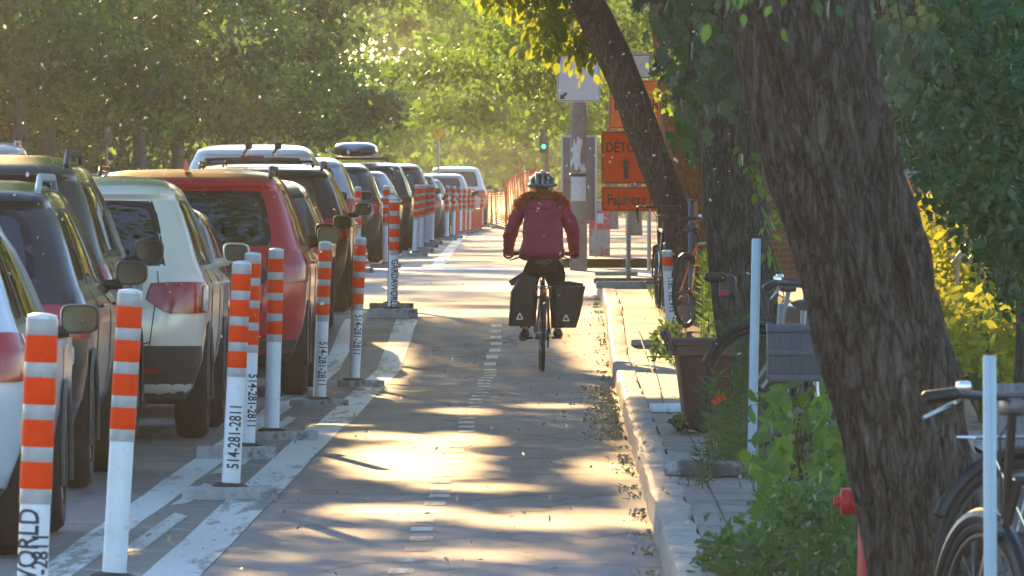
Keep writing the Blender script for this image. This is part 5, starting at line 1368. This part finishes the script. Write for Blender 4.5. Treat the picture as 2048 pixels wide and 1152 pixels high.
# big leaning tree
b1 = P3(1880, 1300, 600)
street_tree('t1', 'big leaning trunk with rough grey bark filling the right side, nearest tree', b1,
            [P3(1885, 1330, 600), P3(1868, 1180, 600), P3(1842, 1010, 600), P3(1770, 700, 600), P3(1685, 400, 600), P3(1628, 200, 600), P3(1578, 0, 600), P3(1530, -200, 600), P3(1480, -520, 600), P3(1400, -1100, 600)],
            [.255, .225, .208, .222, .222, .228, .232, .225, .2, .16], 'bark1', ((.2, 33, 6.6), (3.2, 3.6, 2.2)), P3(1440, -900, 600), amp=.026, seg=480, nn=260, nleaf=4200, reach=3.5)
b2 = P3(1525, 815, 300)
street_tree('t2', 'upright grey trunk just behind the big leaning one, behind the blue flat post', b2,
            [P3(1530, 840, 300), P3(1518, 780, 300), P3(1502, 690, 300), P3(1478, 500, 300), P3(1458, 300, 300), P3(1448, 100, 300), P3(1435, -200, 300), P3(1400, -700, 300)],
            [.30, .255, .225, .215, .205, .2, .19, .15], 'bark2', ((.5, 60, 7.0), (4.2, 4.6, 2.5)), P3(1420, -500, 300), amp=.012, seg=220, nn=120, nleaf=9000)
b3 = P3(1392, 675, 200)
street_tree('t3', 'slimmer dark trunk leaning left across the detour signs', b3,
            [P3(1396, 690, 200), P3(1384, 600, 200), P3(1374, 520, 200), P3(1346, 420, 200), P3(1292, 280, 200), P3(1240, 140, 200), P3(1172, 0, 200), P3(1090, -140, 200), P3(960, -420, 200)],
            [.24, .185, .17, .17, .178, .182, .186, .19, .15], 'bark3', ((-2.5, 92, 7.2), (4.5, 5, 2.6)), P3(1000, -330, 200), amp=.008, seg=200, nn=100, nleaf=9000, target=(-3, 92, 7))
street_tree('t5', 'reddish brown trunk behind the leaning one, right of the orange signs', P3(1412, 640, 160),
            [P3(1414, 650, 160), P3(1408, 560, 160), P3(1392, 440, 160), P3(1368, 300, 160), P3(1350, 180, 160), P3(1330, 0, 160), P3(1310, -250, 160)],
            [.27, .23, .215, .21, .215, .2, .17], 'barkwarm', ((-.5, 114, 8.2), (4, 5, 2.6)), P3(1315, -220, 160), amp=.008, seg=120, nn=70, nleaf=7000)
# unseen row added across the street to shade the lane, trunks off frame left
for i, (x, d) in enumerate(((-9.4, 78), (-9.8, 98), (-9.3, 118))):
    street_tree('w%d' % i, ['tree across the street nearest the camera, its crown over the cars', 'second tree across the street with a crown over the cars', 'third tree across the street with a crown over the cars'][i],
                (x, d, gz(d)), [(x, d, -.1), (x + .1, d, 1.5), (x + .3, d + .2, 3.2), (x + .7, d, 5.5)], [.26, .22, .2, .15], 'barkfar', ((x + 4.2, d, 8.0), (6.0, 7.5, 3.0)), (x + .5, d, 4.6), nleaf=6500, amp=.012, seg=50, nn=32, reach=6, group='trees across the street', lsize=.16)
# leaves added along sun rays to shade the lane, shared among nearest crowns
n = 215000
Xg = RNG.uniform(-2.35, 4.6, n); Dg = RNG.uniform(26, 88, n); zz_ = RNG.uniform(3.6, 9.0, n)
dl_ = zz_ / math.tan(SUN_EL)
PP = np.stack([Xg + dl_ * math.sin(SUN_AZ), Dg + dl_ * math.cos(SUN_AZ), zz_], 1)
keep = ~open_mask(PP) & (zz_ > 1.95 + PP[:, 1] * .022)
PP = PP[keep]
# clumpiness: thin them by noise so that light dapples through in places
cl = np.array([mnoise.noise(Vector((p[0] * .8, p[1] * .5, p[2] * 1.1))) for p in PP]); PP = PP[(cl > -.18) | (np.abs(landing(PP)[0] + .3) < 1.0)][:115000]
keys = list(roots); cen = np.array([roots[k][2][0] for k in keys])
own = np.argmin(((PP[:, None, :2] - cen[None, :, :2]) ** 2).sum(2), 1)
for q, k in enumerate(keys):
    t, b, (c, r), leaf, ls, nl = roots[k]
    cc = ellipsoid(60, c, r, .5); P = clumps(cc, nl, (.5, .5, .35)); P = P[(P[:, 2] > 2.1 + P[:, 1] * .0222)]; P = P[~open_mask(P)]
    P = np.vstack([P, PP[own == q]])
    leaf_object('crown', P - np.array(b), .15 if k[0] == 't' else .17, 'oval', M[leaf], t, up=.1)

# ------- hanging branches that the photograph shows
def spray(parent, base, segs, m, size, shape, n_per=26, spread=.12, wood='bark3', droop=.5, br=.006, tw=4):
    """thin twigs with leaves set along them; segs = list of polylines (world)"""
    b = Vector(base); mb = MB(); P = []; D = []
    for pl in segs:
        pl = [Vector(p) - b for p in pl]
        mb = MB(); mb.tube(pl, [br * (1 - .7 * i / len(pl)) for i in range(len(pl))], 5, cap=False); mb.build('twig', M[wood], parent)
        for i in range(len(pl) - 1):
            L_ = (pl[i + 1] - pl[i]).length; dv = (pl[i + 1] - pl[i]).normalized()
            for k in range(max(1, int(n_per * L_))):
                u = random.random(); o = Vector((random.gauss(0, spread), random.gauss(0, spread * 1.4), random.gauss(0, spread) - spread * .4))
                q = pl[i].lerp(pl[i + 1], u) + o; P.append(q); D.append(o.normalized() * .8 + dv * .5)
    leaf_object('hanging_leaves', P, size, shape, M[m], parent, droop=droop, up=.2, dirs=D)
t1, t2, t3 = roots['t1'][0], roots['t2'][0], roots['t3'][0]
S_ = 192
def pl(*pts, s=S_): return [P3(x, y, s + (i * 1.0)) for i, (x, y) in enumerate(pts)]
spray(t3, b3, [pl((1175, -30), (1120, -5), (1050, 8), (985, -2)), pl((1120, 8), (1090, 30), (1062, 50)), pl((1180, 10), (1130, 30), (1100, 52), (1076, 80)), pl((1195, 45), (1165, 72), (1120, 88), (1078, 86)),
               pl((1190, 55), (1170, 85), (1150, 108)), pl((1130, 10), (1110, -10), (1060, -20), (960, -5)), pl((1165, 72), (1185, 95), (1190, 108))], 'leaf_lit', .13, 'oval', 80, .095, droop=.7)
def cascade(parent, base, x0, x1, ytop, ybot_fn, s0, s1, m, size, shape, nb, n_per, spread, droop=.8, wood='bark3', sway=14):
    segs = []
    for k in range(nb):
        x = random.uniform(x0, x1); s = random.uniform(s0, s1); y = ytop + random.uniform(-60, 20); yb = ybot_fn(x) - abs(random.gauss(0, 25))
        pts = []; m_ = 6
        for i in range(m_ + 1):
            u = i / m_; pts.append(P3(x + sway * math.sin(u * 2.3 + k) + u * random.uniform(-8, 8), lerp(y, max(yb, y + 40), u), s))
        segs.append(pts)
    spray(parent, base, segs, m, size, shape, n_per, spread, wood, droop)
cascade(t2, b2, 1285, 1350, -60, lambda x: 5 + (x - 1285) * 1.2, 268, 300, 'leaf_maple', .11, 'maple', 9, 30, .07)
cascade(t2, b2, 1350, 1475, -60, lambda x: 225 - abs(x - 1400) * .9, 290, 340, 'leaf_maple', .105, 'maple', 30, 36, .09)
cascade(t2, b2, 1360, 1400, 150, lambda x: 330, 275, 292, 'leaf_dark', .1, 'maple', 7, 24, .06)
cascade(t1, b1, 1740, 1860, -60, lambda x: 150 + (x - 1740) * .1, 420, 500, 'leaf_maple', .068, 'maple', 22, 40, .08)
cascade(t1, b1, 1480, 1700, -90, lambda x: 6, 620, 660, 'leaf_dark', .055, 'oval', 12, 40, .05)
# leaves climbing between the two trunks
spray(t2, b2, [pl((1500, 330), (1520, 400), (1530, 470), (1540, 520), s=330), pl((1545, 500), (1560, 560), (1570, 600), s=330), pl((1480, 300), (1505, 350), s=330)], 'leaf_vine', .09, 'oval', 26, .035, droop=.9)

# ------------------------------------------------------------------ right-hand garden
def shrub(name, label, cat, base, crown_pts, m, size, shape, stem_to=None, group=None, droop=0, nstem=7, up=.2, part='foliage'):
    t = thing(name, label, cat, base, group=group); b = np.array(base)
    P = np.asarray(crown_pts) - b
    mb = MB()
    for k in range(nstem):
        e = Vector(P[RNG.integers(0, len(P))]); q = [Vector((0, 0, 0)).lerp(e, u) + Vector((random.gauss(0, .03), random.gauss(0, .03), 0)) * (u > 0) for u in (0, .35, .7, 1)]
        mb = MB(); mb.tube(q, [.018, .012, .008, .003], 5, cap=False); mb.build('stem', M['stem'], t)
    leaf_object(part, P, size, shape, M[m], t, droop=droop, up=up)
    return t
def cloud_px(polys, n, s0, s1, jitter=.06, cl=40, spread=.09):
    """clumped leaf positions through the volume seen between screen bounds, given true depths s0..s1"""
    out = []
    for (x0, y0, x1, y1) in polys:
        k = max(4, cl); C_ = [P3(random.uniform(x0, x1), random.uniform(y0, y1), random.uniform(s0, s1)) for _ in range(k)]
        out.append(clumps(C_, n // len(polys), (spread, spread * 2.5, spread)))
    return np.vstack(out)
# dark hanging tree at the top right
bt = (2.45, 47, .1)
t4 = thing('street_tree', 'dark leafy tree hanging over the top right corner', 'tree', bt)
seedv[0] = 31; trunk(t4, [(0, 0, -.1), (.02, 0, 1.2), (.1, .1, 2.6), (.1, 0, 4)], [.13, .1, .09, .07], M['bark2'], n=32, seg=40, amp=.008)
limbs(t4, (.05, 0, 2.6), 8, 1.6, M['bark2'], up=.3, r0=.04)
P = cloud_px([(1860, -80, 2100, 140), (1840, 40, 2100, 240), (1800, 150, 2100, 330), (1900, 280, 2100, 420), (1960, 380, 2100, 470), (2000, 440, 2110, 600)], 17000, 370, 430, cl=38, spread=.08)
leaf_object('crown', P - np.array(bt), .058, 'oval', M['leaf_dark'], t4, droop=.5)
cc = ellipsoid(30, (.2, 0, 3.6), (1.5, 2, 1.3), .3); leaf_object('crown', clumps(cc, 6000, (.25, .3, .25)), .1, 'oval', M['leaf_dark'], t4)
shrub('shrub', 'sunlit yellow green bush right of the big trunk, below the dark hanging crown', 'bush', (2.75, 60.5, .1), cloud_px([(1850, 450, 1960, 560), (1880, 400, 1990, 470), (1960, 480, 2048, 620), (1880, 540, 2000, 640), (1990, 560, 2060, 700)], 5200, 285, 310, cl=20, spread=.10), 'leaf_bush', .07, 'oval')
shrub('shrub', 'lower bright leafed bush beside the top of the lower right blue post', 'bush', (2.6, 56, .1), cloud_px([(1910, 620, 1990, 700), (1930, 670, 2048, 745), (2000, 640, 2060, 740)], 2400, 310, 335, cl=14, spread=.08), 'leaf_bush', .075, 'oval')
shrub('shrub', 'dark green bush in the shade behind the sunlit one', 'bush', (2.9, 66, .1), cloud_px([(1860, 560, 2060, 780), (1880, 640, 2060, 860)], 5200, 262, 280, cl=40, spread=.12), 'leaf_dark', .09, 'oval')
shrub('shrub', 'dry brownish leaves against the grey wall right of the trunk', 'bush', (2.55, 64, .1), cloud_px([(1828, 300, 1868, 440), (1850, 380, 1880, 455)], 260, 275, 285, cl=9, spread=.03), 'leaf_dry', .12, 'oval', droop=1.2)
# grey wall and wooden slats, pale crate
t = thing('garden_wall', 'grey stucco garden wall behind the sunlit bush', 'wall', (3.6, 78, .1)); mb = MB(); mb.box((0, 0, .85), (3.0, .2, 2.0)); mb.box((0, 0, 1.9), (3.1, .28, .1)); mb.build('wall_body', M['greywall'], t, smooth=False)
t = thing('deck_chair', 'folded wooden slats tilted in the sunlit bush', 'deck chair', P3(1942, 492, 318))
for k, o_ in enumerate((-.035, .0, .05)):
    mb = MB(); a = R(44); L_ = .17; mb.tube([(o_ - L_ * math.cos(a) * .7, .0, -L_ * math.sin(a) * .8 - abs(o_) * .3), (o_ + L_ * math.cos(a) * .7, .35, L_ * math.sin(a) * .8 - abs(o_) * .3)], .011, 6, flat=.5); mb.build('slat', M['wood'], t)
for v_ in (-.06, .06):
    mb = MB(); mb.tube([(-.1 + v_, .12 + v_, v_), (.12 + v_, .12 + v_, v_ - .06)], .008, 6); mb.build('cross_rail', M['wood'], t)
mb = MB(); mb.tube([(.1, .3, .1), (.06, .32, -.8)], .013, 6); mb.tube([(-.08, .05, -.1), (-.1, .05, -.78)], .013, 6); mb.build('leg', M['wood'], t)
t = thing('planter_crate', 'pale grey crate with two light bands at the right edge behind the blue post', 'crate', ((2030 - VX) / 420, F / 420, .11))
mb = MB(); mb.bbox((0, 0, .28), (.19, .18, .5), bev=.012); mb.build('box', mat('grey_plank', (.22, .22, .24), .8, var=.5, scale=9, stretch=(4, 1, .4)), t)
for z_ in (.47, .40):
    mb = MB(); mb.bbox((0, -.095, z_), (.195, .014, .028), bev=.004); mb.build('band', M['stone'], t)
# weeds and climbers in the bed
def ground_weed(label, x0, x1, y0, y1, s, n, m, size, shape='oval', hgt=None, name='weed', cat='plant', droop=0, cl=30, spread=.05, up=.3, ds=.06):
    xc = ((x0 + x1) / 2 - VX) / s; base = (xc, F / s, .11)
    return shrub(name, label, cat, base, cloud_px([(x0, y0, x1, y1)], n, s * (1 - ds), s * (1 + ds), cl=cl, spread=spread), m, size, shape, up=up, droop=droop)
ground_weed('low mass of dark green weeds filling the bottom at the foot of the big trunk', 1440, 1720, 1085, 1200, 520, 5200, 'leaf_weed', .045, 'rhomb', cl=60, spread=.05)
ground_weed('rounded clump of fine leaves sloping up to the hydrant', 1560, 1740, 1000, 1110, 500, 3400, 'leaf_weed', .042, 'rhomb', cl=44, spread=.045)
ground_weed('lower left tongue of weeds creeping over the slabs', 1400, 1540, 1110, 1190, 515, 1500, 'leaf_weed', .04, 'rhomb', cl=24, spread=.035)
ground_weed('broad leafed climber with yellow green leaves around the foot of the blue flat post', 1540, 1670, 820, 960, 460, 150, 'leaf_vine', .085, 'oval', name='climber', cl=34, spread=.035, droop=.7)
ground_weed('trailing vine leaves below the dark weeds, left of the hydrant', 1500, 1690, 930, 1060, 475, 230, 'leaf_vine', .075, 'oval', name='climber', cl=40, spread=.04, droop=.7)
ground_weed('pale leaves climbing beside the dark stem under the grey crate', 1530, 1680, 770, 880, 450, 90, 'leaf_vine', .085, 'oval', name='climber', cl=26, spread=.03, droop=.6)
# feathery upright weeds
def feather(label, spots, m, size, h0=0, name='tall_weed', s=380, n_per=90):
    x0, y0 = spots[0][0], spots[0][2]; base = P3(x0, y0, s); t = thing(name, label, 'plant', base); mb = MB(); P = []; D = []
    for (xt, yt, yb) in spots:
        ss = s * random.uniform(.96, 1.04); a, b = PX(xt + random.uniform(-8, 8), yb, ss) - Vector(base), PX(xt, yt, ss) - Vector(base)
        c_ = (a + b) / 2 + Vector((random.gauss(0, .02), 0, 0)); mb = MB(); mb.tube([a, c_, b], [.005, .004, .002], 5, cap=False); mb.build('stem', M['stem'], t)
        L_ = (b - a).length
        for k in range(int(n_per * L_)):
            u = random.random() ** .8; q = a.lerp(b, u); an = random.uniform(0, 6.28); o = Vector((math.cos(an), math.sin(an), .5)); P.append(q + o * .01); D.append(o)
    leaf_object('foliage', P, size, 'blade', M[m], t, up=.2, dirs=D, sv=.5); return t
rs = random.Random(3)
feather('feathery green weed clump between the brown bin and the blue flat post', [(rs.uniform(1405, 1500), rs.uniform(740, 880), 990) for _ in range(34)], 'leaf_weed', .07, s=385)
feather('dark spiky weed rising left of the dark board', [(rs.uniform(1378, 1450), rs.uniform(890, 960), 1004) for _ in range(14)], 'leaf_dark', .06, s=402)
feather('weedy stems behind the bin, in front of the upright trunk', [(rs.uniform(1440, 1500), rs.uniform(620, 760), 850) for _ in range(24)], 'leaf_dark', .07, s=318)
feather('tall thin weeds by the orange board and leaning trunk', [(rs.uniform(1400, 1450), rs.uniform(470, 600), 700) for _ in range(18)], 'leaf_street', .09, s=218)
feather('weeds in the bed under the grey crate behind the big trunk', [(rs.uniform(1560, 1690), rs.uniform(860, 950), 1010) for _ in range(20)], 'leaf_dark', .08, s=425)
ground_weed('small bright weed tuft left of the bin, by the drop bar wheel', 1305, 1350, 650, 712, 228, 320, 'leaf_weed', .06, 'oval', cl=12, spread=.04)
ground_weed('tiny tuft at the left foot of the brown bin', 1352, 1366, 828, 856, 330, 90, 'leaf_weed', .04, 'oval', cl=5, spread=.016)
P = cloud_px([(1425, 790, 1445, 812)], 14, 386, 388, cl=5, spread=.012); o = leaf_object('orange_flower', P, .03, 'oval', M['orange']); tag(o, 'few orange blossoms in the feathery weeds right of the bin', 'flower')
# grass in joints, strip along the sidewalk
P = np.stack([RNG.uniform(.9, 1.12, 1500), RNG.uniform(34, 100, 1500), np.zeros(1500)], 1); P[:, 2] = [gz(q) + .125 for q in P[:, 1]]
D = np.tile([0, 0, 1.0], (1500, 1)); tag(leaf_object('grass', P, .07, 'blade', M['leaf_weed'], dirs=D), kind='stuff')
# dark stand: parking stem beside the big trunk
t = thing('bike_rack', 'black upright steel stem of a bicycle stand left of the big trunk', 'bicycle stand', at(1606, 950, 430, .11))
mb = MB(); mb.tube([(0, 0, 0), (-.0, 0, .56), (0, 0, .60)], [.026, .023, .022], 10); mb.build('stem', M['black'], t)
mb = MB(); mb.bbox((0, 0, .59), (.06, .05, .13), bev=.015); mb.build('clamp', M['black'], t)
mb = MB(); mb.tube([(0, 0, .28), (.16, 0, .26), (.2, 0, .2)], .02, 8); mb.build('arm', M['black'], t)

# ------------------------------------------------------------------ buildings on both sides
def house(label, x, d0, d1, h, m, face=-1, name='row_house', front=None):
    """x : plane of the street front; face -1 looks towards -X"""
    t = thing(name, label, 'house', (x, (d0 + d1) / 2, .6)); Lh = d1 - d0; w_ = 9
    mb = MB(); mb.box((-face * w_ / 2, 0, h / 2 - .6), (w_, Lh - .02, h)); mb.build('wall', M[m], t, smooth=False)
    mb = MB(); mb.box((-face * (w_ / 2 - .1), 0, h - .6 + .15), (w_ + .4, Lh, .3)); mb.build('cornice', M['stone'], t, smooth=False)
    nb = max(1, int(Lh / 3.2))
    for fl in range(int(h / 3)):
        for k in range(nb):
            y = -Lh / 2 + Lh * (k + .5) / nb; z = 1.3 + fl * 3
            if fl == 0 and k % 2 == 1:
                mb = MB(); mb.bbox((face * .02, y, .95), (.09, 1.0, 2.1), bev=.01); o = mb.build('door', M['wood'] if k % 4 == 1 else M['trim'], t); continue
            wn = thing('window', None, None, (face * .0, y, z)); wn.parent = t
            mb = MB()
            for a, b in (((0, -.55), (.1, 1.7)), ((0, .55), (.1, 1.7))): mb.box((face * .03, a[1], 0), (.1, b[0], b[1]))
            for zz2 in (-.8, .8, 0): mb.box((face * .03, 0, zz2), (.1, 1.0, .08))
            mb.build('frame', M['postwhite'], wn, smooth=False)
            mb = MB(); mb.box((face * .012, 0, 0), (.02, 1.0, 1.55)); mb.build('pane', M['glassdark'], wn, smooth=False)
            mb = MB(); mb.box((face * .07, 0, -.93), (.2, 1.4, .1)); mb.build('sill', M['stone'], wn, smooth=False)
    # end windows facing the camera
    return t
house('brown brick row house on the right beyond the crossing', 4.6, 138, 156, 9, 'brick')
house('darker brick row house farther right along the street', 4.6, 157, 178, 10, 'brickdark')
house('brick house on the near right side behind the garden wall', 5.2, 84, 104, 9, 'brickdark')
house('orange brown brick bay projecting towards the sidewalk behind the leaning trunk', 2.35, 112, 121, 7, 'brick', name='brick_bay')
house('dark brick row house on the left side, mostly behind foliage', -15.2, 150, 185, 10, 'brickdark', 1)
house('brown row house farther left behind the trees', -15.2, 187, 230, 9, 'brick', 1)
house('last row house on the left before the trees close in', -15.2, 232, 300, 10, 'brickdark', 1)

# ------------------------------------------------------------------ background trees
def bg_tree(label, x, d, h, r, lowest, n, ls, m='leaf_street', tr=.16, group=None, lean=0, shell=.35, nc=60, bark='barkfar', sp=.40):
    z0 = gz(d); t = thing('street_tree', label, 'tree', (x, d, z0), group=group)
    seedv[0] = random.uniform(0, 99)
    trunk(t, [(0, 0, -.1), (lean * .2, 0, h * .15), (lean * .5, 0, h * .32), (lean, 0, h * .55)], [tr * 1.2, tr, tr * .9, tr * .6], M[bark], n=20, seg=24, amp=.012)
    limbs(t, (lean * .6, 0, h * .38), 6, r * .8, M[bark], up=.6, r0=tr * .5)
    c = (lean, 0, (lowest + h) / 2); cc = ellipsoid(nc, c, (r, r, (h - lowest) / 2), shell)
    # drooping tips round the lower rim
    k = nc // 2; a = RNG.uniform(0, 6.28, k); q = RNG.uniform(.4, 1.0, k); low = np.stack([lean + r * q * np.cos(a), r * q * np.sin(a), lowest + RNG.uniform(0, 1.3, k)], 1)
    P = clumps(np.vstack([cc, low]), n, (sp, sp, sp * .55)); leaf_object('crown', P, ls, 'rhomb', M[m], t, droop=.3)
    return t
GL = 'trees along the left side beyond the crossing'
bgl = [(-10.2, 146, 9.5, 4.6, 2.7, 'pale trunked tree at the far left with a full dark crown'), (-9.9, 163, 10, 4.6, 2.5, 'second pale trunk from the left with a full dark crown'), (-10.4, 181, 10, 5.0, 2.6, 'tree on the left just above the white roofs, dark crown'),
       (-9.6, 203, 11, 5.0, 2.4, 'tree with drooping grey green branches above the white suv'), (-9.8, 228, 11, 5.4, 2.6, 'left side tree above the roof box'), (-9.6, 258, 12, 5.6, 2.8, 'left side tree farther up the street'),
       (-9.5, 292, 12, 5.8, 2.8, 'left side tree near the vanishing point'), (-9.6, 335, 13, 6.2, 3, 'last tree told apart on the left side')]
for x, d, h, r, lo, lb in bgl: bg_tree(lb, x, d, h + 3, r, lo, 20000 if d < 240 else 13000, .16 if d < 210 else .24, 'leaf_dark' if d < 250 else 'leaf_street', group=GL)
for x, d, h, r, lo, lb in ((-13.5, 158, 7, 3.2, .8, 'low dark tree filling the gap behind the far left trunks'), (-13.6, 186, 7, 3.4, .8, 'low dark tree behind the white roofed cars'), (-13.8, 215, 8, 3.6, .8, 'low dark tree right of the white roofed cars'), (-14, 255, 8, 4, .8, 'low dark tree far along the left sidewalk')):
    bg_tree(lb, x, d, h, r, lo, 8000, .18, 'leaf_dark', tr=.1, group='undergrowth trees on the left')
bgr = [(1.9, 168, 10, 4.4, 3.0, 'tree right of the utility pole with sunlit drooping tips'), (1.5, 196, 11, 5.0, 2.8, 'right side tree hanging above the cyclist'), (1.2, 232, 11, 5.2, 2.8, 'right side tree beyond the green light'), (.8, 275, 12, 5.6, 2.8, 'right side tree near the vanishing point'), (.2, 325, 13, 6, 3, 'last tree told apart on the right side')]
for x, d, h, r, lo, lb in bgr: bg_tree(lb, x, d, h, r, lo, 13000 if d < 240 else 9000, .15 if d < 210 else .22, 'leaf_street', group='trees along the right side beyond the crossing', sp=.36)
bg_tree('tree behind the brick bay at the right', 6.5, 128, 10, 4, 1.5, 12000, .15, 'leaf_dark')
bg_tree('tree behind the garden wall at the right edge', 6.8, 84, 8, 2.6, .8, 10000, .12, 'leaf_dark', sp=.3)
bg_tree('young tree in front of the brick house behind the big trunk', 3.6, 96, 6.5, 1.7, .9, 9000, .11, 'leaf_dark', tr=.08, sp=.25)
bg_tree('bushy tree left of the brick bay with green tips beside the leaning trunk', 2.4, 108, 6.0, 1.2, 1.9, 4200, .1, 'leaf_street', tr=.07, sp=.2, nc=40)
# the far wood closing the street
P = []
for k in range(420):
    d = random.uniform(370, 620); x = random.uniform(-34, 30); zc = random.uniform(1, 17)
    if abs(x + 4.5) < 3.5 and zc < 3.5 and d < 470: continue
    P.append((x, d, zc))
for k in range(170): P.append((random.uniform(-14, 8), random.uniform(600, 660), random.uniform(.5, 8)))
tag(leaf_object('distant_trees', clumps(P, 130000, (1.2, 2, .9)), .62, 'rhomb', M['leaf_street']), kind='stuff')

# ------------------------------------------------------------------ seed fluff in the air
n = 620; s_ = RNG.uniform(120, 520, n); x_ = RNG.uniform(-20, 1500, n); y_ = np.where(RNG.uniform(0, 1, n) < .6, RNG.uniform(0, 420, n), RNG.uniform(300, 1000, n))
P = np.stack([(x_ - VX) / s_, F / s_, EYE - (y_ - VY) / s_], 1); P = P[P[:, 2] > .25 + np.array([gz(q) for q in P[:, 1]])]
tag(leaf_object('drifting_fluff', P, .017, 'rhomb', M['fluff'], sv=.6), kind='stuff')

# ------------------------------------------------------------------ evening haze
if HAZE:
    me = bpy.data.meshes.new('haze'); bm = bmesh.new(); bmesh.ops.create_cube(bm, size=1); bm.to_mesh(me); bm.free()
    o = bpy.data.objects.new('haze', me); COL.objects.link(o); o.scale = (1240, 2560, 24); o.location = (0, 1230, 10.9)
    m, nt, out = _nodes('haze'); pv = N(nt, 'ShaderNodeVolumePrincipled'); pv.inputs['Density'].default_value = HAZE; pv.inputs['Color'].default_value = (1, .95, .8, 1); pv.inputs['Anisotropy'].default_value = .35
    L(nt, pv.outputs[0], out.inputs['Volume']); me.materials.append(m); tag(o, kind='stuff')
